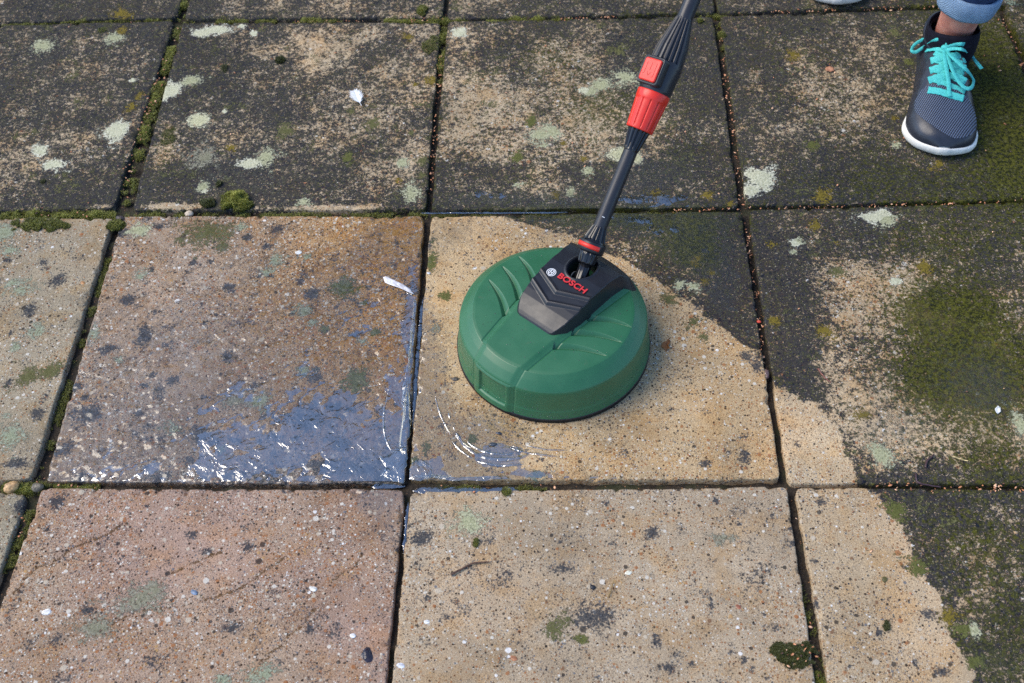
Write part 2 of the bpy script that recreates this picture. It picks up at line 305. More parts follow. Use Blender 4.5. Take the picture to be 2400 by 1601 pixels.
# broad fields: (x, y, rx, ry, film, green, wet)
FLD = '''410 485 60 7 -1.2 0 0|760 488 120 7 -1.2 0 0|240 483 30 6 -.9 0 0|100 340 190 90 -.28 0 0|60 150 120 60 .06 .0 0|760 110 80 50 -.5 0 0|720 240 200 130 -.16 0 0|830 360 140 80 -.14 0 0|430 150 90 70 .2 0 0|560 420 220 50 .12 0 .30|600 250 90 70 .1 0 0|395 340 40 70 -.3 .3 0
1150 300 150 110 -.26 .06 0|1250 250 240 160 -.16 .10 .10|1400 320 110 50 -.40 .05 .15|1500 340 90 90 -.1 .1 .2|1300 130 100 50 .0 .28 0|1500 420 220 60 .18 .05 .40|1120 420 120 60 .18 0 .15|1600 250 90 180 .10 .12 .1|1400 230 80 60 0 .35 .2|1250 470 250 25 .1 .2 .5
1930 230 140 110 -.24 .10 0|1800 100 120 60 .0 .15 0|2050 330 90 70 -.1 .1 0|2340 280 130 220 .15 .50 .1|2330 150 90 120 0 .35 0|2150 430 300 60 .12 .15 0|1900 430 160 60 .18 .05 0
1600 520 170 40 .2 .35 .55|1400 510 220 26 0 .55 .55|1640 600 60 60 0 .55 .6|1590 570 90 50 0 .55 .6|1690 700 50 100 .22 0 .5|1700 640 40 110 .25 0 .3
1830 640 90 200 .30 -.1 .15|2020 700 110 90 -.52 .05 .1|2110 645 90 40 -.40 0 0|1980 800 90 110 -.28 .05 .2|2060 960 120 90 -.45 .1 .25|2100 1040 170 60 -.30 .12 .2|2270 790 150 140 .05 .66 .22|2380 760 60 90 -.2 -.1 0|2200 1000 150 60 -.30 -.05 .2|2230 900 170 80 .0 .45 .25|2150 740 60 60 .0 .3 .2|2330 930 90 80 -.3 .2 .4|2200 560 220 60 .1 .2 .1|1870 830 50 90 .15 0 .3|2330 1080 90 60 .05 .25 .2|1900 530 70 50 -.25 0 0
2250 1250 160 70 0 .22 0|2350 1430 120 180 -.1 .25 .25|2250 1370 90 80 -.12 .1 .0|2200 1490 60 60 .1 .3 .1|2330 1560 90 60 .05 .2 .3
850 780 120 190 0 .12 .75|930 860 60 300 0 .05 .9|760 1010 190 120 .05 .02 .85|480 930 300 200 0 0 .42|500 700 300 150 0 0 .25|900 1060 90 90 .05 .05 1.0|600 1110 250 30 .16 .08 .6|400 1115 250 30 .10 .10 .3|900 620 60 90 0 .06 .5
1000 1080 80 60 .04 .10 .9|1130 1060 110 60 0 .02 .75|1020 900 60 150 0 .02 .45|1150 990 130 60 0 0 .45|1450 1010 200 60 0 .02 .25|1200 1115 200 16 0 .05 .5|1060 550 90 50 0 .15 .4|1300 560 170 40 0 .05 .3
960 1230 100 70 .12 .02 .15|980 1400 70 120 .05 .0 0|150 1160 120 30 .14 .02 .1|1680 1530 170 60 .14 .02 0|1850 1540 70 60 .25 .25 0|1500 1150 60 8 .1 .1 0|2090 1490 60 80 .08 0 0'''
FIELDS = [tuple(float(v) for v in l.split()) for l in FLD.replace('\n', '|').split('|')]
ARC = np.array([U(x*1.0208, y*1.0208) for x, y in [(1000, 488), (1120, 494), (1180, 502), (1300, 540), (1400, 585), (1480, 632), (1560, 688), (1650, 748), (1720, 806), (1752, 845), (1790, 885), (1830, 905), (1880, 940), (1925, 1000), (1955, 1060), (1968, 1112), (2012, 1135), (2080, 1225), (2130, 1330), (2172, 1430), (2232, 1568), (2300, 1750)]])
def dirty_side(X, Y):
    """signed distance to the edge of the cleaned swathe, positive on the dirty side"""
    best = np.full(X.shape, 9.0); sg = np.ones(X.shape)
    for a, b in zip(ARC[:-1], ARC[1:]):
        d = b-a; L = d@d; t = np.clip(((X-a[0])*d[0]+(Y-a[1])*d[1])/L, 0, 1)
        px = X-a[0]-t*d[0]; py = Y-a[1]-t*d[1]; dd = np.hypot(px, py)
        s = np.sign(-(d[0]*(Y-a[1])-d[1]*(X-a[0])))
        m = dd < best; best = np.where(m, dd, best); sg = np.where(m, s, sg)
    return -best*sg
def world_patch(x, y, rx, ry):
    c = U(x, y); ex = U(x+rx, y)-c; ey = U(x, y-ry)-c
    return c, np.linalg.norm(ex), np.linalg.norm(ey)
def ell(X, Y, x, y, rx, ry, reach):
    c, a, b = world_patch(x, y, rx, ry)
    d = np.sqrt(((X-c[0])/a)**2+((Y-c[1])/b)**2)
    return d
TINT = {(1, 1): (.34, .26, .19), (2, 1): (.47, .345, .20), (0, 1): (.34, .285, .20), (1, 2): (.34, .235, .18), (2, 2): (.41, .325, .225), (3, 2): (.44, .34, .22), (3, 1): (.48, .37, .235), (0, 2): (.32, .28, .2)}
EXPO = {(1, 1): 1.25, (2, 1): .55, (0, 1): .62, (1, 2): .75, (2, 2): .52, (3, 2): .6, (3, 1): .55}
CLEAN = {(0, 1), (1, 1), (0, 2), (1, 2), (2, 2), (-1, 1), (-1, 2), (0, 3), (1, 3), (2, 3)}
CRACKS = [[(481, 1403), (530, 1392), (586, 1367), (663, 1310)], [(566, 1601), (687, 1484), (739, 1423)], [(28, 1395), (90, 1330), (194, 1278), (299, 1225)], [(230, 1480), (330, 1430), (400, 1425)], [(400, 1340), (480, 1310), (520, 1290)], [(780, 1360), (860, 1300)]]
LAB = {(0, -1): 'dark lichen spotted paving slab in the top left corner, cut by the frame',
 (1, -1): 'grey slab at the top edge with thick moss along its near joint',
 (2, -1): 'grey paving slab at the top edge behind the black lance',
 (3, -1): 'green grey paving slab at the top edge under the rear shoe',
 (0, 0): 'dark blue grey paving slab at far left with three pale lichen spots',
 (1, 0): 'dark dirty slab with the white feather and a round cream lichen',
 (2, 0): 'mottled tan and black paving slab behind the red coupling of the lance',
 (3, 0): 'olive mottled paving slab on which the front running shoe stands',
 (4, 0): 'green slab at the right edge beyond the slanting joint behind the shoe',
 (0, 1): 'light tan slab at the left edge with mint lichens and moss',
 (1, 1): 'wet pebbly slab with blue reflections left of the patio cleaner',
 (2, 1): 'clean tan slab under the green patio cleaner, one corner still black',
 (3, 1): 'slab right of the cleaner with a big dark green algae patch',
 (0, 2): 'thin sliver of slab in the bottom left corner with a blue black stain',
 (1, 2): 'pinkish brown slab at bottom left with long cracks and white pebbles',
 (2, 2): 'tan slab in the bottom middle with a ring shaped pale lichen',
 (3, 2): 'slab at bottom right, half cleaned tan and half dark algae'}

def build_slab(c, r):
    TL, TR, BR, BL = CN[c, r]
    inview = (c, r) in LAB
    step = .0021 if inview else .007
    n = int(.45/step)
    e = np.array([0, .0008, .0020, .0038, .006])/.45
    u = np.concatenate([e, np.linspace(.0085/.45, 1-.0085/.45, n), 1-e[::-1]])
    Uu, Vv = np.meshgrid(u, u)
    X = (TL[0]*(1-Uu)+TR[0]*Uu)*(1-Vv)+(BL[0]*(1-Uu)+BR[0]*Uu)*Vv
    Y = (TL[1]*(1-Uu)+TR[1]*Uu)*(1-Vv)+(BL[1]*(1-Uu)+BR[1]*Uu)*Vv
    d = np.minimum(np.minimum(Uu, 1-Uu), np.minimum(Vv, 1-Vv))*.45
    # worn, slightly wavering rim
    near = np.exp(-d/.006)
    wx = (fbm(X, Y, 38, 5, 4)-.5)*.0042*near; wy = (fbm(X, Y, 38, 9, 4)-.5)*.0042*near
    # worn corners
    cr = .008; cu = np.minimum(Uu, 1-Uu)*.45; cv = np.minimum(Vv, 1-Vv)*.45
    cc = np.clip(1-(cu+cv)/cr, 0, 1)*.0022
    X = X+wx+cc*np.sign(.5-Uu); Y = Y+wy-cc*np.sign(.5-Vv)
    rr = .0017; q = np.clip(rr-d, 0, rr); Z = -(rr-np.sqrt(np.maximum(rr*rr-q*q, 0)))
    Z = Z+(fbm(X, Y, 14, 3, 4)-.5)*.0026+(fbm(X, Y, 60, 4, 3)-.5)*.0010
    chip = np.clip(fbm(X, Y, 90, 21, 4)-.56, 0, 1)*np.exp(-d/.0045)*.03; Z = Z-chip
    tx, ty = (rng.random()-.5)*.0012, (rng.random()-.5)*.0012
    Z = Z+(Uu-.5)*tx+(Vv-.5)*ty
    N = len(u); V = np.stack([X, Y, Z], -1).reshape(-1, 3)
    Q = grid_faces(N, N)[:, ::-1]
    # sides
    ring = np.concatenate([np.arange(N), np.arange(1, N)*N+N-1, (N-1)*N+np.arange(N-2, -1, -1), np.arange(N-2, 0, -1)*N])
    lo = V[ring].copy(); lo[:, 2] = -.038
    k = len(ring); base = len(V); a = np.arange(k); b = (a+1) % k
    side = np.stack([ring[a], ring[b], base+b, base+a], 1)
    V = np.concatenate([V, lo]); Q = np.concatenate([Q, side])
    x = V[:, 0]; y = V[:, 1]
    film = np.zeros(len(V)); green = np.zeros(len(V)); wet = np.zeros(len(V)); dk = np.zeros(len(V)); lf = np.zeros(len(V)); lc = np.tile([.3, .3, .2], (len(V), 1))
    dd = dirty_side(x, y)+(fbm(x, y, 45, 31, 4)-.5)*.022
    if (c, r) in CLEAN: dirt = np.zeros(len(V))
    elif r <= 0: dirt = np.ones(len(V))
    elif c >= 4: dirt = np.ones(len(V))
    else: dirt = np.clip(dd/.006+.5, 0, 1)
    big = fbm(x, y, 5, 41, 5, .6)-.5; med = fbm(x, y, 24, 51, 4)-.5
    film += dirt*(.74+big*.50+med*.70)+(1-dirt)*(-.12+big*.15+med*.30)
    green += dirt*(.08+np.clip((x-.35)*.18, 0, .20)+(fbm(x, y, 7, 61, 4)-.5)*.4)+(1-dirt)*(-.25+(fbm(x, y, 9, 65, 4)-.5)*.3)
    wet += .05+(fbm(x, y, 6, 71, 4)-.5)*.3
    for (px, py, rx, ry, a1, a2, a3) in FIELDS:
        cW, A, B = world_patch(px, py, rx, ry)
        if abs(cW[0]-TL[0]-.22) > A*2+.3 or abs(cW[1]-TL[1]+.22) > B*2+.3: continue
        qd = ((x-cW[0])/A)**2+((y-cW[1])/B)**2; wgt = np.exp(-qd*1.1)
        own = dirt if a1 < -.2 else 1.0
        film += a1*wgt*own*(.78 if -1 < a1 < 0 else 1); green += a2*wgt*(own if a2 > .3 else 1); wet += a3*wgt
    dist_e = np.minimum(np.minimum(np.abs(x-min(TL[0], BL[0])), 1), 1)
    # damp joint rims are darker / mossier
    dfull = np.concatenate([d.ravel(), np.zeros(k)])
    rim = np.exp(-dfull/.005)
    film += rim*(.16+.25*(fbm(x, y, 30, 81, 3)-.5)*2)*(1 if (r <= 0 or c >= 3) else .9)
    green += rim*.22*(fbm(x, y, 20, 83, 3))*1.4
    dw = 1+(fbm(x, y, 60, 91, 4)-.5)*1.3+(fbm(x, y, 22, 93, 2)-.5)*.9
    dw2 = (fbm(x, y, 110, 95, 3)-.5)*.5
    for (px, py, rx, ry) in DARK:
        kr = .55+.62*((px*7.31+py*3.77) % 1.0); ka = .75+.6*((px*1.93+py*5.11) % 1.0); cW, A, B = world_patch(px, py, rx*kr*ka, ry*kr/ka)
        m = (np.abs(x-cW[0]) < 2.2*A) & (np.abs(y-cW[1]) < 2.2*B)
        if m.any():
            q = np.sqrt(((x[m]-cW[0])/A)**2+((y[m]-cW[1])/B)**2)*dw[m]+dw2[m]; dk[m] = np.maximum(dk[m], 1-q*.5)
    for (px, py, rx, ry, kd) in LICH:
        cW, A, B = world_patch(px, py, rx, ry)
        m = (np.abs(x-cW[0]) < 2.2*A) & (np.abs(y-cW[1]) < 2.2*B)
        if m.any():
            q = np.sqrt(((x[m]-cW[0])/A)**2+((y[m]-cW[1])/B)**2)
            if kd != 'C': q = q*dw[m]+dw2[m]
            v = 1-q*.5
            if kd in 'WC': v = np.where(v > .5, v*1.3-.1, v)
            if kd in 'YO': v = .5+(v-.5)*.8
            if kd in 'MA': v = .5+(v-.5)*.75+.0
            best = v > lf[m]; idx = np.where(m)[0][best]; lf[idx] = v[best]; lc[idx] = KIND[kd]
    if not inview:      # generic growth
        s1 = fbm(x, y, 34, 101, 3); lf = np.maximum(lf, np.where(s1 > .66, .45+(s1-.66)*1.2, 0)); lc[:] = (.3, .35, .25)
    elif r <= 0 or c >= 3:
        s1 = fbm(x, y, 40, 105+c, 3); v = np.where(s1 > .68, .44+(s1-.68)*.9, 0)*dirt
        b = v > lf; lf[b] = v[b]; lc[b] = KIND['O']
    else:
        s1 = fbm(x, y, 48, 115, 3); dk = np.maximum(dk, np.where(s1 > .66, .40+(s1-.66)*1.3, 0))
    if (c, r) == (1, 2):
        for line in CRACKS:
            P = [U(*p) for p in line]
            for a_, b_ in zip(P[:-1], P[1:]):
                dv = b_-a_; L = dv@dv; xx = x+(fbm(x, y, 60, 7, 3)-.5)*.012; yy = y+(fbm(x, y, 60, 8, 3)-.5)*.012
                t = np.clip(((xx-a_[0])*dv[0]+(yy-a_[1])*dv[1])/L, 0, 1); q = np.hypot(xx-a_[0]-t*dv[0], yy-a_[1]-t*dv[1])
                v = np.clip(.64-q/.003*.3, 0, 1); bb = v > lf; lf[bb] = v[bb]; lc[bb] = (.17, .095, .045); V[:, 2] -= np.exp(-(q/.0016)**2)*.0010
    if (c, r) == (1, 1):  # shallow broken ledges in the worn face
        dk = dk*1.16
    st = np.array(TINT.get((c, r), (.46, .365, .24) if r <= 0 else (.40, .31, .21)))
    st = st*(1+((c*7+r*13) % 5-2)*.015)
    stone = np.tile(st, (len(V), 1))
    wear = fbm(x, y, 8, 121, 4)-.5; stone *= (1+wear[:, None]*.5)
    if (c, r) == (1, 2):
        tt = np.clip((fbm(x, y, 6, 131, 3)-.45)*3, 0, 1)[:, None]; stone = stone*(1-tt*.5)+np.array([.38, .29, .19])*tt*.5
    if (c, r) == (1, 1):
        tt = np.clip((x-.15)/.25, 0, 1)[:, None]*np.clip((y+.9)/.2, 0, 1)[:, None]; stone = stone*(1-tt*.8)+np.array([.46, .25, .07])*tt*.85
    if (c, r) == (1, 1):
        wet += .12+.30*np.clip((-.66-y)/.25, 0, 1)+.2*np.clip((x-.1)/.3, 0, 1)
        film += .34*np.clip((x-.10)/.30, 0, 1)*np.clip((-.70-y)/.2, 0, 1)+.10*np.clip((-.74-y)/.2, 0, 1)
        p_ = (x*.82+y*.57); q_ = (-x*.57+y*.82); rd = np.abs(fbm(p_*.35, q_, 42, 161, 4)-.5)
        V[:, 2] -= np.where(V[:, 2] > -.01, .0011*np.exp(-(rd/.022)**2)-(fbm(x, y, 150, 171, 3)-.5)*.0016, 0); stone *= (1-.35*np.exp(-(rd/.018)**2))[:, None]
    ex = np.full(len(V), EXPO.get((c, r), .5)); ex *= (1+(fbm(x, y, 12, 141, 4)-.5)*2.0)
    if (c, r) == (1, 1): ex *= np.clip(.75+(y+.75)*1.5, .7, 1.35)
    me = fast_mesh('paving_slab', V-np.array([*((TL+BR)/2), 0]), Q)
    for nm, rgb, al in (('grime', np.stack([np.minimum(film, .90+.0*film), green, wet], 1), ex), ('stone', stone, dk), ('lichen', lc, lf)):
        at = me.attributes.new(nm, 'FLOAT_COLOR', 'POINT')
        at.data.foreach_set('color', np.clip(np.concatenate([rgb, al[:, None]], 1), -1, 3).astype(np.float32).ravel())
    o = link('paving_stone', me, MAT['slab']); o.location = (*((TL+BR)/2), 0)
    tag(o, LAB.get((c, r), 'concrete paving slab beyond the edge of the picture'), 'paving slab', 'concrete paving slabs of the patio', 'thing')
    return o
for key in CN:
    if -1 <= key[0] <= 5 and -2 <= key[1] <= 3: build_slab(*key)

# ground under the slabs
gx = np.concatenate([[-30, -3], np.linspace(-.5, 2.2, 420), [4, 30]]); gy = np.concatenate([[-30, -3], np.linspace(-1.5, .5, 320), [4, 30]])
GX, GY = np.meshgrid(gx, gy)
GZ = -.0115+(fbm(GX, GY, 45, 151, 4)-.5)*.012
GZ = np.where((np.abs(GX) > 2.9) | (GY > .9) | (GY < -2.5), -.02, GZ)
o = link('ground', fast_mesh('ground', np.stack([GX, GY, GZ], -1).reshape(-1, 3), grid_faces(len(gx), len(gy))), MAT['soil']); tag(o, kind='structure')

# ------------------------------------------------------------------ patio cleaner
DC = np.array([.6398, -.704]); TH = math.radians(-40)
dev = tag(empty('patio_cleaner', (DC[0], DC[1], 0), TH), 'round green patio cleaner head with black cover and black and red lance', 'patio cleaner')
prof_r = [.1268, .1262, .1256, .1250, .1246, .1240, .1234, .1228, .1222, .1216, .1208, .1198, .1160, .1110, .1060, .1040, .1030, .1016, .1000]
prof_z = [.0075, .0120, .0165, .0205, .0214, .0250, .0330, .0410, .0480, .0535, .0560, .0575, .0612, .0660, .0700, .0716, .0721, .0724, .0727]
def top_z(r): return .0727+.0042*(1-(r/.100)**2)
def sstep(a, b, x): t = np.clip((x-a)/(b-a), 0, 1); return t*t*(3-2*t)
RIBS = [(.095, .040, .046, .015, .0095), (.100, .013, .046, -.015, .0105), (.098, -.016, .042, -.046, .0105)]
def housing_detail(x, y):
    """extra height (mm-scale relief) of the moulded lid at local x, y"""
    r = np.hypot(x, y); ax = np.abs(x-.0015); h = np.zeros_like(x)
    # raised middle band widening to the back, edged by a bevel
    inner = .0265+np.clip(y+.10, 0, 1)*.10; outer = inner+.0095
    inner = np.minimum(inner, .047); outer = np.minimum(outer, .056)
    h += .0030*(1-sstep(inner, outer, ax))*(y < .11)
    h -= .0011*np.exp(-((ax-outer-.0008)/.0009)**2)
    for (xo, yo, xi, yi, wd) in RIBS:
        d = np.array([xo-xi, yo-yi]); L = math.hypot(*d); d /= L; nrm = np.array([-d[1], d[0]])
        t = ((ax-xi)*d[0]+(y-yi)*d[1])/L; q = (ax-xi)*nrm[0]+(y-yi)*nrm[1]
        q = q-.0035*np.sin(np.clip(t, 0, 1)*math.pi)*1.0
        wd_ = wd*np.sqrt(np.clip(1-t, 0, 1))*(t > -.10)
        wd_ = np.maximum(wd_, 1e-5)
        k = q/wd_       # groove: steep near wall, long gentle far wall
        groove = np.where((k > -.5) & (k < .6), np.where(k > 0, 1-k/.6, 1+k/.5), 0)
        h -= .0046*groove*(t > -.06)*(t < 1)*np.clip(wd_/wd*1.3, 0, 1)
    return h
nth = 900
rs = np.concatenate([np.interp(np.linspace(0, len(prof_r)-1, 110), range(len(prof_r)), prof_r), np.linspace(.0995, .001, 230)])
zs = np.concatenate([np.interp(np.linspace(0, len(prof_z)-1, 110), range(len(prof_z)), prof_z), top_z(np.linspace(.0995, .001, 230))])
T = np.linspace(0, 2*math.pi, nth, endpoint=False)
TT, RR = np.meshgrid(T, rs); ZZ = np.repeat(zs[:, None], nth, 1)
X = RR*np.cos(TT); Y = RR*np.sin(TT); det = housing_detail(X, Y)
onTop = sstep(.1035, .1015, RR); ZZ = ZZ+det*np.where(RR < .103, 1, 0)*1.0
# the band and its bevels run on down the shoulder and the skirt at the front
ax = np.abs(X-.0015); front = (Y < 0)
band = (.0022*(1-sstep(.0245, .0330, ax))-.0008*np.exp(-((ax-.0338)/.0008)**2))*front
mid = (RR >= .103)
# push outwards along the shoulder
ZZ = np.where(mid & (RR < .1216), ZZ+band, ZZ); 
sk = (ZZ < .0560) & mid
push = np.where(sk, band*.9, 0)
# recessed panel in the skirt front
pw = sstep(.0215, .0200, np.abs(X-.003))*front; pz = sstep(.0150, .0165, ZZ)*sstep(.0530, .0510, ZZ)
push = push-.0030*pw*pz*sk
f2 = (RR+push)/RR; X = X*f2; Y = Y*f2
V = np.stack([X, Y, ZZ], -1).reshape(-1, 3)
Q = grid_faces(nth, len(rs), True)
me = fast_mesh('housing', V, Q); o = link('housing', me, MAT['green'], dev)
# brush skirt under the rim
def lathe(name, prof, mat, parent, n=96, flute=None, smooth=True):
    r = np.array([p[0] for p in prof]); z = np.array([p[1] for p in prof]); t = np.linspace(0, 2*math.pi, n, endpoint=False)
    TT, RR = np.meshgrid(t, r); ZZ = np.repeat(z[:, None], n, 1)
    if flute is not None: RR = RR*flute(TT, ZZ)
    V = np.stack([RR*np.cos(TT), RR*np.sin(TT), ZZ], -1).reshape(-1, 3)
    return link(name, fast_mesh(name, V, grid_faces(n, len(prof), True)), mat, parent, smooth)
lathe('brush_skirt', [(.1245, .012), (.1262, .009), (.1268, .004), (.1275, .0006), (.122, .0006), (.121, .010)], MAT['brush'], dev, 500, lambda t, z: 1+.004*np.sin(t*500/2)*(z < .006))
lathe('rim_seal', [(.1268, .0078), (.1278, .0066), (.1272, .0050), (.1250, .0048)], MAT['black'], dev, 200)
# water beads thrown up on the skirt
bm = bmesh.new()
for i in range(230):
    a = rng.normal(-.9, .75) if i % 3 else rng.uniform(-3.1, 3.1); zz = .010+abs(rng.normal(0, .011)); 
    if zz > .052: continue
    rr_b = np.interp(zz, [.0075, .012, .0165, .0205, .0214, .025, .0535], [.1268, .1262, .1256, .1250, .1246, .1240, .1216]); s_b = rng.uniform(.00035, .0010)
    mt = Matrix.Translation((rr_b*math.cos(a), rr_b*math.sin(a), zz)) @ Matrix.Rotation(a, 4, 'Z') @ Matrix.Diagonal((s_b*.55, s_b, s_b*1.15, 1)); bmesh.ops.create_icosphere(bm, subdivisions=1, radius=1, matrix=mt)
for i in range(160):
    a = rng.uniform(0, 6.28); r_b = .1*math.sqrt(rng.random()); x_, y_ = r_b*math.cos(a), r_b*math.sin(a)
    if abs(x_) < .055 and y_ > -.05: continue
    zz = float(top_z(r_b)+housing_detail(np.array([x_]), np.array([y_]))[0]); s_b = rng.uniform(.0003, .0009); bmesh.ops.create_icosphere(bm, subdivisions=1, radius=1, matrix=Matrix.Translation((x_, y_, zz)) @ Matrix.Diagonal((s_b, s_b, s_b*.5, 1)))
me = bpy.data.meshes.new('water_beads'); bm.to_mesh(me); bm.free()
tb = NT('water_bead'); tb.set(Base_Color=(.30, .42, .36), Roughness=.03); tb.b.inputs['Transmission Weight'].default_value = .8; tb.b.inputs['IOR'].default_value = 1.33
tag(link('water_beads', me, tb.m, dev), kind='stuff')
# black cover
def cover_half(y): return np.interp(y, [-.0395, -.037, -.030, -.022, 0, .033, .060, .085, .098, .108], [.0265, .0320, .0370, .0410, .0448, .0458, .0468, .0495, .0575, .0585])
nu_, nv_ = 150, 260
u = np.linspace(-1, 1, nu_); v = np.linspace(0, 1, nv_)
ymin, ymax = -.040, .1135
Ug, Vg = np.meshgrid(u, v); Yc = ymin+(ymax-ymin)*Vg
Yc = Yc-(.0035*(1-Ug**2))*(1-sstep(0, .12, Vg))+.0*Ug
hw = cover_half(Yc); Xc = Ug*hw+.0012
Yc2 = np.where(Vg > .75, Yc-(Ug**2)*.0135*((Vg-.75)/.25)**1.2, Yc)
rr_ = np.hypot(Xc, Yc2)
body = np.interp(rr_, [0, .10, .103, .120, .1225, .125, .130], [.0770, .0742, .0735, .0578, .0535, .040, .03])
zt = np.interp(Yc, [-.045, -.0415, -.038, -.034, -.026, -.016, -.006, .0, .012, .030, .045, .070, .085, .100, .112], [.0770, .0785, .0835, .0868, .0915, .0958, .0982, .0990, .1003, .1012, .1014, .0990, .0950, .0850, .0650])
# chevron steps
cv = Yc-(-.0135+np.abs(Xc)*.42); cv2 = Yc-(.0045+np.abs(Xc)*.40)
zt = zt-.0019*(1-sstep(-.0016, .0004, cv))-.0019*(1-sstep(-.0016, .0004, cv2))
zt = zt+.0016*np.exp(-((cv-.0028)/.0022)**2)+.0016*np.exp(-((cv2-.0028)/.0022)**2)
crest = np.interp(Yc, [-.04, -.014, .014, .050, .085, .11], [.87, .88, .88, .88, .86, .8])
side = sstep(1.0, 0, np.clip((np.abs(Ug)-crest)/(1-crest), 0, 1))
side = 1-np.clip((np.abs(Ug)-crest)/(1-crest), 0, 1)
Zc = body-.0012+(np.maximum(zt, body+.001)-body+.0024)*side
# opening with the swivel
ex_, ey_ = Xc/.0170, (Yc-.0585)/.0215
q = np.sqrt(ex_**2+ey_**2)
lip = .0012*np.exp(-((q-1.12)/.07)**2)
Zc = Zc+lip-.026*(1-sstep(.86, 1.02, q))
V = np.stack([Xc, Yc2, Zc], -1).reshape(-1, 3)
cover = link('cover', fast_mesh('cover', V, grid_faces(nu_, nv_)), MAT['black'], dev)
# lettering and emblem on the cover
def text_mesh(s, size, depth, bold=0.0):
    c = bpy.data.curves.new('lettering', 'FONT'); c.body = s; c.size = size; c.extrude = depth; c.offset = bold; c.align_x = 'LEFT'; c.space_character = 1.02
    o = bpy.data.objects.new('tmp', c); COL.objects.link(o); bpy.context.view_layer.update()
    me = bpy.data.meshes.new_from_object(o.evaluated_get(bpy.context.evaluated_depsgraph_get()))
    bpy.data.objects.remove(o); return me
me = text_mesh('BOSCH', .0118, .0004, .00028)
co = np.zeros(len(me.vertices)*3, np.float32); me.vertices.foreach_get('co', co); co = co.reshape(-1, 3)
co[:, 0] -= co[:, 0].min(); wdt = co[:, 0].max(); co[:, 0] *= .0435/wdt
def cov_z(x, y): # height of the cover face at the lettering
    return np.interp(y, [.0, .012, .030, .045], [.0985, .1000, .1010, .1012])
x = co[:, 0]-.0130; y = co[:, 1]+.0240; z = cov_z(x, y)+.0030+co[:, 2]
me.vertices.foreach_set('co', np.stack([x, y, z], 1).astype(np.float32).ravel()); me.update()
o = link('lettering', me, MAT['redlet'], cover, smooth=False)
def arc_band(r0, r1, a0, a1, n=48):
    t = np.linspace(a0, a1, n); return [(r1*math.cos(a), r1*math.sin(a)) for a in t]+[(r0*math.cos(a), r0*math.sin(a)) for a in t[::-1]]
def plate(name, polys, z0, z1, mat, parent, fx=lambda x, y: (x, y, 0)):
    bm = bmesh.new()
    for p in polys:
        lo = [bm.verts.new((*fx(a, b)[:2], fx(a, b)[2]+z0)) for a, b in p]; hi = [bm.verts.new((*fx(a, b)[:2], fx(a, b)[2]+z1)) for a, b in p]
        n = len(p)
        for i in range(n): bm.faces.new((lo[i], lo[(i+1) % n], hi[(i+1) % n], hi[i]))
        bm.faces.new(hi)
    bmesh.ops.recalc_face_normals(bm, faces=bm.faces); me = bpy.data.meshes.new(name); bm.to_mesh(me); bm.free()
    return link(name, me, mat, parent, smooth=False)
R = .0063; k = math.pi
ring1 = [arc_band(R*.86, R, 0, k*1.0), arc_band(R*.86, R, k, 2*k)]
armL = arc_band(R*.52, R*.68, k*.62, k*1.38, 20); armR = arc_band(R*.52, R*.68, -k*.38, k*.38, 20)
bar = lambda x0, x1, y0, y1: [(x0, y0), (x1, y0), (x1, y1), (x0, y1)]
polys = ring1+[armL, armR, bar(-R*.30, -R*.16, -R*.62, R*.62), bar(R*.16, R*.30, -R*.62, R*.62), bar(-R*.16, R*.16, -R*.08, R*.08), bar(-R*.30, R*.30, R*.62, R*.74)[:], bar(-R*.30, R*.30, -R*.74, -R*.62)]
plate('emblem', polys, .0010, .0018, MAT['white'], cover, lambda a, b: (a-.0245, b+.0262, cov_z(0, b+.0262)))

# lance ---------------------------------------------------------------
P0 = un(1361, 652, .088); Pq = un(1387, 578, .088+.043*.66); P1 = un(1622, 0, .335)
def frame(A):
    A = A/np.linalg.norm(A); f_ = CAM_REF-P0; f_ = f_-A*(f_@A); f_ /= np.linalg.norm(f_); r_ = np.cross(A, f_); return np.stack([f_, r_, A], 1)
CAM_REF = np.array([.6425, -1.6504, 1.2261])
def mat4(R3, p): return Matrix([[*R3[0], p[0]], [*R3[1], p[1]], [*R3[2], p[2]], [0, 0, 0, 1]])
bpy.context.view_layer.update()
Dinv = (Matrix.Translation((DC[0], DC[1], 0)) @ Matrix.Rotation(TH, 4, 'Z')).inverted()
L1 = mat4(frame(Pq-P0), P0); L2 = mat4(frame(P1-Pq), Pq)
def place(o, Mx): o.matrix_local = Dinv @ Mx; return o
def placep(o, Mx, par): o.matrix_local = Matrix.Identity(4) if par else Dinv @ Mx
# everything of the upper lance has its origin at the collar, s = 0 there
g_ = MAT['gloss']; b_ = MAT['black']
place(lathe('swivel_stem', [(.0001, -.018), (.0080, -.018), (.0080, -.012), (.0077, .030), (.0001, .030)], g_, dev, 96, lambda t, z: 1+.09*np.cos(8*t)*(np.abs(z-.008) < .021)), L1)
sw = lathe('swivel_ball', [(.0002, -.0130), (.0075, -.0110), (.0118, -.0060), (.0130, 0), (.0118, .0050), (.0080, .0085), (.0075, .0085)], g_, dev, 64)
sw.matrix_local = Matrix.Translation((.0012, .0545, .0800))
ringp = lathe('swivel_ring', [(.0150, -.002), (.0160, 0), (.0150, .002), (.0142, .0012), (.0138, 0), (.0142, -.0012), (.0150, -.002)], simple('grey_swivel', (.10, .105, .11), .25), dev, 64)
ringp.matrix_local = Matrix.Translation((-.0050, .0500, .0850)) @ Matrix.Rotation(math.radians(70), 4, 'Y') @ Matrix.Scale(.55, 4)
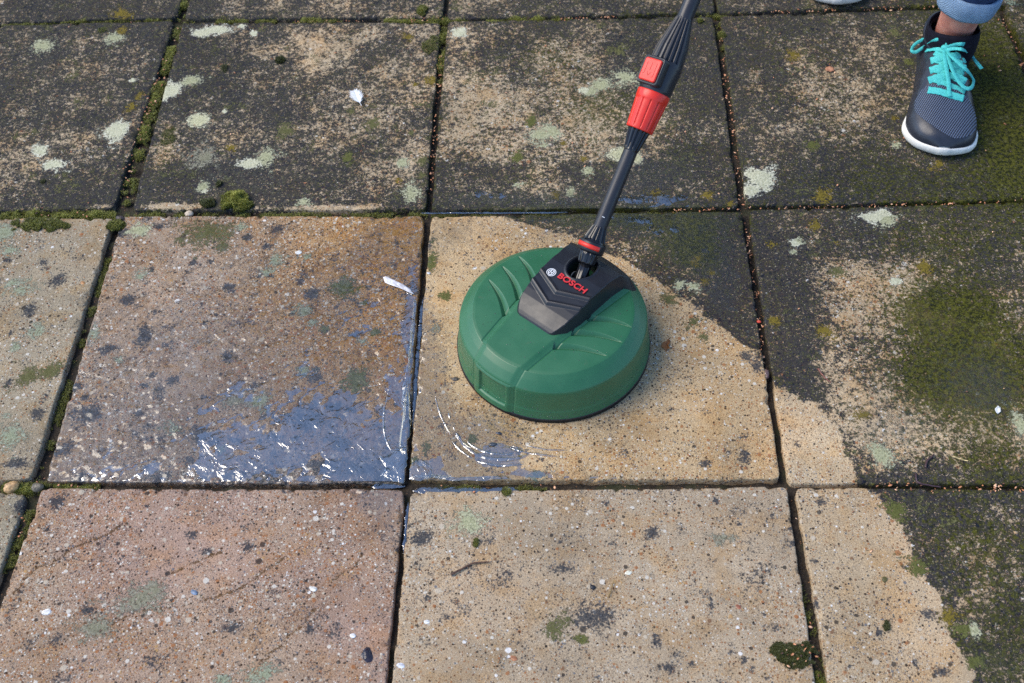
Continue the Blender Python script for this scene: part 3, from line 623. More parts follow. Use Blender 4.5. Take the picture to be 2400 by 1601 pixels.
place(lathe('connector_cup', [(.0001, .0195), (.0108, .0195), (.0118, .022), (.0128, .030), (.0140, .0395), (.0001, .0395)], g_, dev, 128, lambda t, z: 1-.10*(np.cos(12*t) > .35)*((z > .0215) & (z < .037))), L1)
place(lathe('collar', [(.0001, -.0075), (.0155, -.0072), (.0172, -.0060), (.0176, -.0030), (.0176, .0040), (.0168, .0062), (.0150, .0075), (.0001, .0080)], b_, dev, 96), L2)
# red band: an arc on the front of the collar
t = np.linspace(-1.50, .62, 60); pr = [(.0170, -.0030), (.0182, -.0028), (.0184, 0), (.0182, .0028), (.0170, .0030)]
V = [(r*math.cos(a), r*math.sin(a), z) for (r, z) in pr for a in t]
o = link('red_band', fast_mesh('red_band', V, grid_faces(60, 5)), MAT['red'], dev); place(o, L2)
def ribs(n, amt, z0, z1, duty=.2): return lambda t, z: 1-amt*(np.cos(n*t) > duty)*((z > z0) & (z < z1))
place(lathe('ribbed_cone', [(.0164, .0070), (.0160, .0078), (.0152, .0085)]+[(.0148-(.0056)*k/20, .0090+.0190*k/20) for k in range(21)]+[(.0090, .0288)], g_, dev, 240, ribs(16, .13, .0092, .0272, -.1)), L2)
place(lathe('extension_tube', [(.0092, .026), (.0093, .030), (.0092, .060), (.0091, .12), (.0091, .140)], MAT['pipe'], dev, 64), L2)
mk = plate('size_mark', [bar(-.0004, .0004, -.0018, .0018)], 0, .0002, MAT['white'], dev); mk.matrix_local = Dinv @ L2 @ Matrix.Translation((.00925, -.0005, .0405)) @ Matrix.Rotation(math.radians(90), 4, 'Y')
place(lathe('finned_connector', [(.0091, .130)]+[(.0100+.0045*k/12, .1325+.026*k/12) for k in range(13)], g_, dev, 220, ribs(14, .22, .1335, .158, 0)), L2)
Sn = .1580
place(lathe('coupling_nut', [(.0130, Sn+.0005), (.0168, Sn), (.0176, Sn+.0010)]+[(.0177+.0028*k/16, Sn+.0015+.0370*k/16) for k in range(17)]+[(.0207, Sn+.0390), (.0210, Sn+.0400), (.0212, Sn+.0490), (.0206, Sn+.0500), (.0150, Sn+.0502)], MAT['red'], dev, 240,
      lambda t, z: 1+(-.045*np.clip(np.abs(((t*12/(2*math.pi)) % 1)-.5)*5-1.5, 0, 1)**2-.03*np.exp(-((((t*12/(2*math.pi)+.5) % 1)-.5)/.05)**2))*((z > Sn+.003) & (z < Sn+.039))), L2)
# grip body: round at the nut, narrowing into the pipe, ribbed on the front
zb = np.linspace(Sn+.0500, Sn+.1480, 110); tt = np.linspace(0, 2*math.pi, 320, endpoint=False)
TT, ZZ = np.meshgrid(tt, zb); s_ = (ZZ-Sn-.05)/.098
r0 = np.interp(s_, [0, .03, .35, .6, .85, .97, 1], [.0206, .0214, .0220, .0196, .0140, .0112, .0104])
ang = (TT+math.pi) % (2*math.pi)-math.pi
ribz = sstep(.40, .43, s_)*sstep(.99, .96, s_); on = (ang > -1.55) & (ang < .85)
cut = ribz*on*(np.cos((ang+.35)*20) > -.05)*.16
side_lobe = 1+.05*np.exp(-((ang-1.1)/.5)**2)*sstep(.1, .3, s_)*sstep(1, .6, s_)
r0 = r0*(1-cut)*side_lobe
V = np.stack([r0*np.cos(TT), r0*np.sin(TT), ZZ], -1).reshape(-1, 3)
grip = link('grip_body', fast_mesh('grip_body', V, grid_faces(320, 110, True)), MAT['pipe'], dev); place(grip, L2)
def rounded(w_, h_, r, n=8):
    out = []
    for cx, cy, a in ((w_-r, h_-r, 0), (-w_+r, h_-r, 90), (-w_+r, -h_+r, 180), (w_-r, -h_+r, 270)):
        for k in range(n+1): q = math.radians(a+90*k/n); out.append((cx+r*math.cos(q), cy+r*math.sin(q)))
    return out
def cushion(name, w_, h_, r, levels, mat, parent):
    """rounded rectangle stacked through levels (inset, z)"""
    rings = [[(a, b, z) for a, b in rounded(w_-i, h_-i, max(.0008, r-i))] for i, z in levels]
    n = len(rings[0]); V = [p for r_ in rings for p in r_]; Fc = [(k*n+i, k*n+(i+1) % n, (k+1)*n+(i+1) % n, (k+1)*n+i) for k in range(len(rings)-1) for i in range(n)]
    Fc.append(tuple((len(rings)-1)*n+i for i in range(n)))
    me = bpy.data.meshes.new(name); me.from_pydata(V, [], Fc); me.update(); o = link(name, me, mat, parent); 
    for p in me.polygons:
        if len(p.vertices) > 4: p.use_smooth = False
    return o
BA = -.62   # the button faces left of the camera
BM = Matrix.Rotation(BA, 4, 'Z') @ Matrix.Translation((.0205, 0, Sn+.0720)) @ Matrix.Rotation(math.radians(90), 4, 'Y') @ Matrix.Rotation(math.radians(90), 4, 'Z')
fr = cushion('button_frame', .0165, .0180, .0045, [(0, -.008), (0, .0035), (.0008, .0048), (.0022, .0052), (.0032, .0040)], MAT['black'], dev); fr.matrix_local = Dinv @ L2 @ BM
bt = cushion('release_button', .0128, .0143, .0032, [(0, .0030), (0, .0058), (.0006, .0066), (.0018, .0070)], MAT['red'], dev); bt.matrix_local = Dinv @ L2 @ BM
w_ = .0006
pl = [bar(-.0070, -.0070+w_, -.0060, .0090), bar(.0006-w_, .0006, -.0010, .0090), bar(.0075, .0075+w_, -.0080, .0090), bar(-.0090, -.0070, -.0066, -.0060), bar(.0055, .0075, -.0086, -.0080),
      [(-.0030, -.0030), (-.0024, -.0030), (.0003, -.0070), (.0000, -.0078)], [(.0036, -.0030), (.0030, -.0030), (.0000, -.0070), (.0003, -.0078)]]
plate('engraving', pl, .00702, .00716, MAT['redline'], bt)
place(lathe('lance_pipe', [(.0101, .300), (.0105, .304), (.0104, .36), (.0104, .62), (.0110, .70), (.0150, .76), (.0160, .86), (.0001, .86)], MAT['pipe'], dev, 64), L2)

# ------------------------------------------------------------------ person
SH_MAT = dict(upper=simple('black_shoe_upper', (.020, .024, .036), .36, .5, (700, .00012), .2, 45), sole=simple('cream_foam_sole', (.78, .75, .68), .55, .4, (260, .0004), .10, 60),
              lace=None, sock=simple('navy_sock', (.006, .006, .013), .9, .2, (900, .0006), .2, 200), denim=None, denim_in=None)
def denim(name, a, b):
    t = NT(name); P = t.objc(); n = t.noise(P, 900, 2, .7); m = t.noise(P, 40, 4, .6)
    wv = t.node('ShaderNodeTexWave', wave_type='BANDS', bands_direction='DIAGONAL'); t.l.new(P, wv.inputs['Vector']); wv.inputs['Scale'].default_value = 260; wv.inputs['Distortion'].default_value = 2
    c = t.mix(t.step(n, .3, .7), a, b); c = t.mix(t.math('MULTIPLY', t.step(m, .4, .7), .5), c, tuple(x*1.25 for x in b))
    return t.set(Base_Color=c, Roughness=.85, Normal=t.bump(t.math('ADD', wv.outputs[0], n), .0006))
SH_MAT['denim'] = denim('dark_denim', (.008, .022, .07), (.022, .05, .14)); SH_MAT['denim_in'] = denim('turned_up_denim', (.13, .23, .36), (.27, .38, .52))
tl = NT('turquoise_lace'); Pq_ = tl.objc(); tl.set(Base_Color=tl.mix(tl.step(tl.noise(Pq_, 700, 3, .6), .3, .7), (.035, .40, .38), (.09, .60, .56)), Roughness=.7, Normal=tl.bump(tl.noise(Pq_, 1800, 2, .6), .0004)); SH_MAT['lace'] = tl.m
tk = NT('skin'); Pk = tk.objc(); tk.set(Base_Color=tk.mix(tk.step(tk.noise(Pk, 60, 5, .6), .3, .7), (.42, .165, .12), (.56, .26, .19)), Roughness=.5, Normal=tk.bump(tk.noise(Pk, 700, 3, .6), .0003)); tk.b.inputs['Subsurface Weight'].default_value = .12; tk.b.inputs['Subsurface Radius'].default_value = (.01, .004, .002); tk.b.inputs['Subsurface Scale'].default_value = .6
kn = NT('shoe_knit'); Pn = kn.objc(); mp = kn.node('ShaderNodeMapping'); kn.l.new(Pn, mp.inputs[0]); mp.inputs['Rotation'].default_value = (0, 0, math.radians(28))
w1 = kn.node('ShaderNodeTexWave', wave_type='BANDS', bands_direction='X'); kn.l.new(mp.outputs[0], w1.inputs['Vector']); w1.inputs['Scale'].default_value = 105; w1.inputs['Distortion'].default_value = .3
w2 = kn.node('ShaderNodeTexWave', wave_type='BANDS', bands_direction='Y'); kn.l.new(mp.outputs[0], w2.inputs['Vector']); w2.inputs['Scale'].default_value = 105
h_ = kn.math('MULTIPLY', kn.step(w1.outputs[0], .15, .6), kn.math('ADD', .5, kn.math('MULTIPLY', w2.outputs[0], .5)))
kn.set(Base_Color=kn.mix(h_, (.003, .004, .008), (.12, .16, .25)), Roughness=.55, Normal=kn.bump(h_, .0012)); SH_MAT['knit'] = kn.m

FL = .270
TS = [0, .03, .10, .3, .5, .7, .80, .88, .94, .975, 1]
WI = [.004, .020, .031, .033, .038, .050, .0535, .0510, .0430, .0310, .006]
WO = [.004, .020, .031, .034, .041, .052, .0555, .0500, .0390, .0270, .006]
HT = [.045, .070, .080, .084, .082, .0600, .0525, .0460, .0385, .0310, .0180]
def foot_surf(t, s):
    """upper surface: t heel..toe, s -1..1 across; returns local x, y, z"""
    wl_ = np.interp(t, TS, WI); wr_ = np.interp(t, TS, WO); h = np.interp(t, TS, HT)
    a = s*math.pi/2; si = np.sin(a); co = np.cos(a)
    x = np.sign(si)*np.abs(si)**.82*np.where(si < 0, wl_, wr_)*.955; z = .018+(h-.018)*np.abs(co)**.75+.010*np.clip((t-.82)/.18, 0, 1)**2
    z = z+.004*np.exp(-((t-.55)/.06)**2)*np.cos(a)*0
    return x, t*FL, z
def smooth1(t):  # denser sampled, smoothed profiles
    pass
def make_foot(person, toe, heel, first):
    """builds shoe + sock; toe and heel are ground points"""
    d = np.array(toe)-np.array(heel); ang = math.atan2(d[1], d[0])-math.pi/2
    fm = Matrix.Translation((*heel, 0)) @ Matrix.Rotation(ang, 4, 'Z')
    shoe = bpy.data.objects.new('running_shoe', None); COL.objects.link(shoe); shoe.parent = person; shoe.matrix_local = Matrix.Translation(-Vector(person.location)) @ fm
    def cp(n, arr): 
        tt_ = np.linspace(0, 1, 61); v_ = np.interp(tt_, TS, arr)
        for _ in range(3): v_[1:-1] = (v_[:-2]+2*v_[1:-1]+v_[2:])/4
        return np.interp(n, tt_, v_)
    def surf(t, s, off=0.0):
        wl_ = cp(t, WI); wr_ = cp(t, WO); h = cp(t, HT); a = s*math.pi/2; si = np.sin(a); co = np.cos(a)
        x = np.sign(si)*np.abs(si)**.80*(np.where(si < 0, wl_, wr_)*.955+off); z = .012+(h-.012+off)*np.abs(co)**.72
        z = z+.008*np.clip((t-.80)/.20, 0, 1)**2
        return x, t*FL, z
    # sole
    ts = np.concatenate([np.linspace(0, .06, 12)**1.0, np.linspace(.08, .9, 50), .9+.1*np.sin(np.linspace(.05, 1, 22)*math.pi/2)])
    outl = [(-cp(t_, WI), t_*FL) for t_ in ts]+[(cp(t_, WO), t_*FL) for t_ in ts[::-1]]
    outl = np.array(outl); cx = np.array([0.002, FL*.5]); rings = []
    for sc, z in ((.90, .0), (.955, .0012), (1.005, .0045), (1.025, .0090), (1.018, .0135), (.995, .0160), (.93, .0170)):
        fl_ = sstep(.62, .80, outl[:, 1]/FL); sx_ = (sc-.13)*(1-fl_)+sc*fl_; p = np.c_[cx[0]+(outl[:, 0]-cx[0])*sx_, cx[1]+(outl[:, 1]-cx[1])*(1+(sc-1)*.42)]; tp = np.clip((p[:, 1]/FL-.80)/.2, 0, 1.1)**2
        wob = (fbm(p[:, 0]*9, p[:, 1]*9, 9, 5, 2)-.5)*.0012
        rings.append(np.c_[p[:, 0]+wob, p[:, 1], z+tp*.008+np.clip(.05-p[:, 1]/FL, 0, 1)*.02])
    n = len(outl); V = np.concatenate(rings+[np.array([[cx[0], cx[1], .0170]]), np.array([[cx[0], cx[1], 0.0]])])
    Q = grid_faces(n, len(rings), True).tolist()+[(( len(rings)-1)*n+i, (len(rings)-1)*n+(i+1) % n, len(rings)*n) for i in range(n)]+[((i+1) % n, i, len(rings)*n+1) for i in range(n)]
    mesh_obj('sole', V, Q, SH_MAT['sole'], shoe)
    # upper
    t_ = np.concatenate([[.004], np.linspace(.015, .985, 90), [.995]]); s_ = np.linspace(-1, 1, 61)
    S_, T_ = np.meshgrid(s_, t_); x, y, z = surf(T_, S_)
    # moulded ridges on the flanks
    rg = np.sin(T_*75+np.abs(S_)*5); z = z+0; x = x*(1+.020*np.where((rg > .2), 1, 0)*np.exp(-((np.abs(S_)-.62)/.16)**2)*((T_ > .34) & (T_ < .72)))
    # bumper lip round the toe
    z = z+.0014*sstep(.90, .915, T_)*sstep(1, .6, np.abs(S_))*0
    V = np.stack([x, y, z], -1).reshape(-1, 3)
    link('upper', fast_mesh('upper', V, grid_faces(61, len(t_))), SH_MAT['upper'], shoe)
    # knitted toe panel: closed outline laid 0.7 mm proud of the upper
    th = np.linspace(0, 2*math.pi, 90, endpoint=False); rr = np.linspace(.02, 1, 26); RRg, TH_ = np.meshgrid(rr, th)
    TH_, RRg = np.meshgrid(th, rr)
    lob = 1+.10*np.cos(2*TH_+.6)-.06*np.sin(3*TH_)
    sx = -.04+RRg*.60*lob*np.cos(TH_); ty = .800+RRg*.158*lob*np.sin(TH_)-.060*sx
    x, y, z = surf(ty, sx, .0007); V = np.stack([x, y, z], -1).reshape(-1, 3)
    link('knit_panel', fast_mesh('knit_panel', V, grid_faces(90, 26, True)), SH_MAT['knit'], shoe)
    # collar
    cm = []; 
    for i in range(64):
        a = i/64*2*math.pi; cm.append((.031*math.cos(a), .066+.046*math.sin(a), .074-.004*math.sin(a)))
    rr_c = .0050; V = []; 
    for i in range(64):
        a = i/64*2*math.pi; nx, ny = math.cos(a), math.sin(a)
        for j in range(12):
            b = j/12*2*math.pi; V.append((cm[i][0]+nx*rr_c*math.cos(b), cm[i][1]+ny*rr_c*math.cos(b), cm[i][2]+rr_c*1.3*math.sin(b)))
    Q = [(i*12+j, ((i+1) % 64)*12+j, ((i+1) % 64)*12+(j+1) % 12, i*12+(j+1) % 12) for i in range(64) for j in range(12)]
    mesh_obj('collar', V, Q, SH_MAT['upper'], shoe)
    return shoe, fm, surf
def tube_path(pts, rad, n=20, ell_=1.0):
    pts = np.array(pts, float); out = []
    for i, p in enumerate(pts):
        d = pts[min(i+1, len(pts)-1)]-pts[max(i-1, 0)]; d /= np.linalg.norm(d)
        u_ = np.cross(d, [0, 1, 0]); u_ /= np.linalg.norm(u_); v_ = np.cross(d, u_)
        r = rad[i] if hasattr(rad, '__len__') else rad
        for k in range(n):
            a = k/n*2*math.pi; out.append(p+r*(math.cos(a)*u_+math.sin(a)*v_*ell_))
    return np.array(out), grid_faces(n, len(pts), True)
def catmull(P, m=10):
    P = np.array(P, float); P = np.vstack([2*P[0]-P[1], P, 2*P[-1]-P[-2]]); out = []
    for i in range(1, len(P)-2):
        for k in range(m):
            t = k/m; out.append(.5*((2*P[i])+(-P[i-1]+P[i+1])*t+(2*P[i-1]-5*P[i]+4*P[i+1]-P[i+2])*t*t+(-P[i-1]+3*P[i]-3*P[i+1]+P[i+2])*t**3))
    out.append(P[-2]); return np.array(out)
def ribbon(P, width, thick=.0011, up=None, twist=0):
    """flat lace along P (world points)"""
    P = np.array(P); V = []
    for i, p in enumerate(P):
        d = P[min(i+1, len(P)-1)]-P[max(i-1, 0)]; d = d/np.linalg.norm(d); u_ = np.array(up if up is not None else (0, -.55, .83))
        s = np.cross(d, u_); s /= np.linalg.norm(s)+1e-9; nn = np.cross(s, d)
        wv_ = width*(1+.08*math.sin(i*1.7)); 
        for a, b in ((-1, 0), (-.8, 1), (.8, 1), (1, 0), (.8, -1), (-.8, -1)): V.append(p+s*a*wv_/2+nn*b*thick/2)
    n = len(P); Q = grid_faces(6, n, True).tolist()+[(5, 4, 3, 2, 1, 0), tuple((n-1)*6+k for k in range(6))]
    return np.array(V), Q
person = tag(empty('person', (1.20, -.05, 0)), 'person in rolled up jeans, navy socks and black running shoes with turquoise laces', 'person')
PO = np.array(person.location)
toe1 = (1.2150, -.3665); heel1 = (1.2600, -.0985); toe2 = (1.1180, .0020); heel2 = (1.140, .2715)
shoe1, FM1, surf1 = make_foot(person, toe1, heel1, True)
shoe2, FM2, surf2 = make_foot(person, toe2, heel2, False)
FMi = FM1.inverted()
def on_shoe(px, py, lift):
    """point above the front shoe's instep seen at that pixel"""
    z = .08
    for _ in range(25):
        p = un(px, py, z); l = FMi @ Vector(p); t = min(max(l.y/FL, .05), .98); s = 0
        wl_ = np.interp(t, TS, WI if l.x < 0 else WO)*.955; q = min(abs(l.x)/wl_, .985); si = q**(1/.80); co = math.sqrt(max(0, 1-si*si))
        zz = .016+(np.interp(t, TS, HT)-.016)*co**.72+lift; z = z*.5+zz*.5
    return un(px, py, z)
def toloc(V): return np.array([list(FMi @ Vector(v)) for v in V])
def lace_part(name, px, width, lift, m=8, lifts=None):
    P = np.array([on_shoe(x, y, lift if lifts is None else lifts[i]) for i, (x, y) in enumerate(px)]); P = catmull(P, m)
    V, Q = ribbon(P, width); return V, Q
bars_ = [[(2172, 116), (2196, 113), (2222, 118)], [(2181, 143), (2205, 136), (2245, 130), (2270, 136)], [(2179, 166), (2205, 158), (2240, 153), (2264, 161)], [(2176, 189), (2205, 180), (2240, 178), (2264, 192)], [(2175, 211), (2200, 214), (2230, 223), (2259, 231)],
         [(2192, 141), (2222, 152), (2258, 170)], [(2190, 164), (2222, 174), (2258, 196)], [(2190, 187), (2222, 198), (2262, 216)], [(2190, 124), (2222, 134), (2256, 150)], [(2262, 141), (2232, 152), (2196, 172)], [(2258, 168), (2232, 178), (2196, 196)]]
VV = []; QQ = []
def addm(V, Q):
    b = sum(len(v) for v in VV); VV.append(V); QQ.extend([[i+b for i in q] for q in Q])
for i, b in enumerate(bars_):
    V, Q = lace_part('lace', b, .0108 if i < 5 else .0085, .0030 if i < 5 else .0016); addm(V, Q)
allV = toloc(np.concatenate(VV)); mesh_obj('lacing', allV, QQ, SH_MAT['lace'], shoe1)
def lace(name, px, width, lifts, up=None):
    P = catmull(np.array([on_shoe(x, y, l) for (x, y), l in zip(px, lifts)]), 10); V, Q = ribbon(P, width, .0012, up); return mesh_obj(name, toloc(V), Q, SH_MAT['lace'], shoe1)
lace('lace_loop', [(2216, 110), (2221, 96), (2208, 87), (2176, 88), (2146, 103), (2137, 118), (2147, 122), (2166, 110), (2190, 95), (2211, 92), (2219, 104)], .0052, [.008, .014, .018, .020, .018, .014, .013, .015, .017, .014, .009], (0, -.8, .6))
lace('lace_loop', [(2217, 115), (2229, 155), (2244, 187), (2262, 206), (2277, 205), (2281, 188), (2269, 168), (2246, 147), (2228, 130), (2219, 116)], .0058, [.009, .011, .010, .010, .010, .010, .012, .014, .012, .009], (.2, -.6, .8))
lace('lace_end', [(2213, 116), (2215, 140), (2219, 165), (2223, 190), (2224, 205), (2226, 226)], .0062, [.010, .010, .009, .007, .006, .005])
lace('lace_end', [(2219, 117), (2238, 114), (2258, 117), (2274, 128), (2288, 145), (2301, 161)], .0055, [.010, .014, .018, .020, .022, .020])
lace('lace_end', [(2218, 112), (2240, 105), (2260, 104), (2279, 108)], .0060, [.009, .014, .018, .020], (0, -.9, .4))
kb = bmesh.new(); bmesh.ops.create_icosphere(kb, subdivisions=2, radius=.0058); kp = FMi @ Vector(on_shoe(2216, 112, .008))
for v in kb.verts: v.co = Vector((v.co.x*1.2, v.co.y*.9, v.co.z*.8))+kp
me = bpy.data.meshes.new('lace_knot'); kb.to_mesh(me); kb.free(); link('lace_knot', me, SH_MAT['lace'], shoe1)
# ankles, socks, jeans
def limb(name, pts, rad, mat, parent, ell_=1.0, n=28):
    V, Q = tube_path(catmull(pts, 8), np.interp(np.linspace(0, len(rad)-1, (len(rad)-1)*8+1), range(len(rad)), rad), n, ell_); V = V-PO
    return mesh_obj(name, V, Q, mat, parent)
an1 = np.array([1.2525, -.176, .085]); cf1 = np.array([1.2560, -.1790, .143]); kn1 = np.array([1.268, -.215, .47]); hp1 = np.array([1.27, .02, .86])
an2 = np.array([1.137, .225, .085]); kn2 = np.array([1.135, .215, .48]); hp2 = np.array([1.10, .06, .86]); pel = np.array([1.185, .06, .93])
# one continuous body from the feet up
def skin_body(name, verts, edges, radii, mat, parent, root=0):
    me = bpy.data.meshes.new(name); me.from_pydata([tuple(np.array(v)-PO) for v in verts], edges, []); me.update()
    o = link(name, me, mat, parent, smooth=False); md = o.modifiers.new('Skin', 'SKIN'); md.use_smooth_shade = True
    for i, r in enumerate(radii): me.skin_vertices[0].data[i].radius = (r, r) if not isinstance(r, tuple) else r; me.skin_vertices[0].data[i].use_root = (i == root)
    o.modifiers.new('Sub', 'SUBSURF').levels = 2; o.modifiers['Sub'].render_levels = 2; return o
tf1 = np.array([1.240, -.26, .030]); tf2 = np.array([1.126, .09, .030]); lo1 = np.array([1.2545, -.165, .052]); lo2 = np.array([1.137, .235, .052])
mid1 = an1*.35+kn1*.65; mid2 = an2*.35+kn2*.65
bv = [pel, hp1, kn1, mid1, an1*.88+kn1*.12, lo1, tf1, hp2, kn2, mid2, lo2, tf2]
skin_body('body', bv, [(0, 1), (1, 2), (2, 3), (3, 4), (4, 5), (5, 6), (0, 7), (7, 8), (8, 9), (9, 10), (10, 11)], [.115, .080, .050, .040, .0325, .027, .012, .080, .052, .046, .027, .012], SH_MAT and tk.m, person)
jv = [pel+np.array([0, 0, .02]), hp1, kn1, mid1, cf1-(kn1-cf1)*.02, hp2, kn2, mid2, an2+(kn2-an2)*.12]
skin_body('jeans', jv, [(0, 1), (1, 2), (2, 3), (3, 4), (0, 5), (5, 6), (6, 7), (7, 8)], [.135, .098, .066, .056, .0475, .098, .066, .060, .046], SH_MAT['denim'], person)
limb('sock', [an1+np.array([.002, .012, -.050]), an1+np.array([.001, .006, -.020]), an1+np.array([0, .001, .000]), an1+np.array([0, 0, .0085]), an1+np.array([0, 0, .0100])], [.038, .0405, .0395, .0385, .0350], SH_MAT['sock'], person, 1.12)
limb('sock', [an2+np.array([.002, .020, -.040]), an2, an2+np.array([0, 0, .027]), an2+np.array([0, 0, .028])], [.036, .038, .037, .034], SH_MAT['sock'], person, 1.1)
def cuff(c0, ax_, r, hgt):
    ax_ = ax_/np.linalg.norm(ax_); pts = []; rad = []
    for s, k in ((.004, -.007), (0, -.0035), (0, 0), (.004, .0015), (hgt*.5, .0035), (hgt-.004, .003), (hgt, .001), (hgt-.001, -.002), (hgt-.006, -.0065)): pts.append(c0+ax_*s); rad.append(r+k)
    out = []; n = 48; u_ = np.cross(ax_, [0, 1, 0]); u_ /= np.linalg.norm(u_); v_ = np.cross(ax_, u_)
    for p, r_ in zip(pts, rad):
        for k in range(n):
            a = k/n*2*math.pi; wob = 1+.03*math.sin(3*a+1)+.015*math.sin(7*a); out.append(p+r_*wob*(math.cos(a)*u_+1.06*math.sin(a)*v_)-PO)
    return mesh_obj('turn_up', out, grid_faces(n, len(pts), True), SH_MAT['denim_in'], JE)
JE = bpy.data.objects['jeans']
cuff(cf1, kn1-cf1, .0425, .036); cuff(an2+(kn2-an2)*.14, kn2-an2, .0455, .036)

# ------------------------------------------------------------------ moss
def joint_line(pts): return [U(*p) for p in pts]
def top_of(x, y): return 0.0
def shoots(P, H, lean=.5, leaf=4, size=(.0011, .0022)):
    """P (n,2+z) roots, H heights -> many small leaflets; returns verts, tris, tint"""
    n = len(P); V = []; T_ = []
    k = np.repeat(np.arange(n), leaf); m = len(k)
    az_ = rng.uniform(0, 2*math.pi, m); up = rng.uniform(.25, 1.0, m); L = rng.uniform(*size, m)
    root = P[k].copy(); root[:, 2] += H[k]*rng.uniform(.1, 1, m); root[:, :2] += rng.normal(0, .0006, (m, 2))
    d = np.stack([np.cos(az_)*np.sqrt(1-up**2), np.sin(az_)*np.sqrt(1-up**2), up], 1)
    sd = np.stack([-np.sin(az_), np.cos(az_), np.zeros(m)], 1)*(L*.22)[:, None]
    a = root-sd; b = root+sd; c = root+d*L[:, None]
    V = np.stack([a, b, c], 1).reshape(-1, 3)
    tint = np.clip(rng.normal(.45, .2, m)+(root[:, 2]-P[k][:, 2])*40-.1, 0, 1); tint = np.repeat(tint, 3); tint[2::3] += .15
    return V, np.arange(len(V)).reshape(-1, 3), np.clip(tint, 0, 1)
def moss_object(name, P, H, leaf=5, size=(.0012, .0024)):
    V, Tq, ti = shoots(P, H, leaf=leaf, size=size); me = fast_mesh(name, V, Tq)
    at = me.attributes.new('tint', 'FLOAT', 'POINT'); at.data.foreach_set('value', ti.astype(np.float32)); return link(name, me, MAT['moss'], smooth=False)
def along(pts, wid, n, z0=-.010):
    """n random roots along a joint (pixel polyline), wid in metres"""
    W = [U(*p) for p in pts]; seg = [np.linalg.norm(b-a) for a, b in zip(W[:-1], W[1:])]; tot = sum(seg); out = []
    for a, b, L in zip(W[:-1], W[1:], seg):
        m = int(n*L/tot)+1; t = rng.random(m); nn = np.array([-(b-a)[1], (b-a)[0]])/L
        p = a+(b-a)*t[:, None]+nn*rng.normal(0, wid/2, m)[:, None]; out.append(p)
    p = np.concatenate(out); return np.c_[p, np.full(len(p), z0)]
def clumpy(P, H, sc=55, thr=.42):
    k = fbm(P[:, 0], P[:, 1], sc, 201, 3); m = k > thr; return P[m], (H*(.5+1.6*(k-thr)))[m]
JM = [([(424, 0), (430, 45), (395, 130), (345, 280), (312, 390), (290, 490)], .010, 11000, .011, .40), ([(100, 50), (260, 44), (400, 45)], .006, 2600, .010, .42), ([(0, 60), (120, 52)], .012, 1800, .009, .45),
      ([(430, 47), (700, 47), (800, 47)], .007, 4200, .012, .45), ([(900, 47), (1040, 47), (1100, 48)], .007, 2600, .012, .38), ([(1140, 47), (1340, 42)], .007, 2800, .012, .40), ([(0, 500), (140, 502), (270, 502)], .009, 5200, .011, .36), ([(290, 500), (620, 500), (1000, 498)], .006, 4200, .008, .42),
      ([(1042, 50), (1036, 130), (1025, 200)], .007, 1800, .009, .4), ([(1681, 20), (1690, 70), (1700, 110)], .007, 900, .009, .45), ([(1640, 33), (1740, 31)], .006, 900, .008, .4), ([(70, 1137), (150, 1140), (230, 1138)], .008, 1500, .008, .42), ([(0, 1137), (80, 1140)], .008, 1200, .008, .4),
      ([(265, 560), (200, 760), (120, 1010), (90, 1120)], .006, 3000, .004, .48), ([(70, 1190), (10, 1340)], .008, 900, .006, .42), ([(1830, 1300), (1885, 1420), (1905, 1520), (1925, 1601)], .008, 1800, .006, .45), ([(1010, 499), (1400, 497), (1740, 489)], .005, 2600, .004, .45), ([(1000, 1140), (1280, 1136)], .005, 1300, .004, .45)]
PP = []; HH = []
for pts, wd_, n, h, thr in JM:
    P = along(pts, wd_, n); H = np.full(len(P), h); P, H = clumpy(P, H, thr=thr); PP.append(P); HH.append(H)
o = moss_object('joint_moss', np.concatenate(PP), np.concatenate(HH)); tag(o, 'olive green moss filling the joints between the slabs', 'moss', kind='stuff')
CL = [(556, 474, 44, 24, .017, 5200, 'large bushy moss clump in the joint above the wet pebbly slab'), (487, 480, 24, 13, .009, 1700, 'low brownish moss clump between the cream pebble and the bushy clump'),
      (90, 528, 80, 18, .006, 3800, 'flat moss mat over the back edge of the far left tan slab'), (272, 528, 22, 16, .007, 1400, 'moss tuft on the corner where four slabs meet at far left'),
      (657, 141, 12, 8, .006, 500, 'small dark round moss cushion on the slab with the feather'), (525, 161, 11, 10, .005, 420, 'brown dead moss tuft at the tip of a pale streak'), (515, 432, 10, 10, .006, 420, 'small dark moss cushion above the bushy clump'),
      (101, 425, 8, 7, .004, 240, 'tiny moss cushion on the far left dark slab'), (240, 71, 14, 7, .004, 360, 'flat moss patch beside the yellow lichen at top left'), (395, 322, 22, 26, .0020, 900, 'thin olive moss patch on the slab beside the mossy joint'),
      (990, 26, 13, 13, .009, 900, 'pointed moss clump on the top middle joint'), (1640, 51, 11, 7, .006, 420, 'bright round moss cushion right of the ribbed lance grip'), (1695, 82, 8, 7, .005, 260, 'small moss cushion on the joint corner beside orange husks'),
      (1010, 105, 22, 22, .0045, 900, 'yellow green moss patch at the slab corner near the top middle crossing'), (1862, 1534, 62, 34, .006, 4200, 'dark moss clump full of orange husks on the bottom right joint'), (2079, 1470, 11, 15, .004, 300, 'small dark moss scrap on the tan half of the bottom right slab'), (1117, 1272, 8, 14, .005, 260, 'upright moss scrap on the tan slab below the lichen ring'), (1190, 1152, 14, 14, .005, 420, 'wet moss tuft hanging over the joint below the cleaner')]
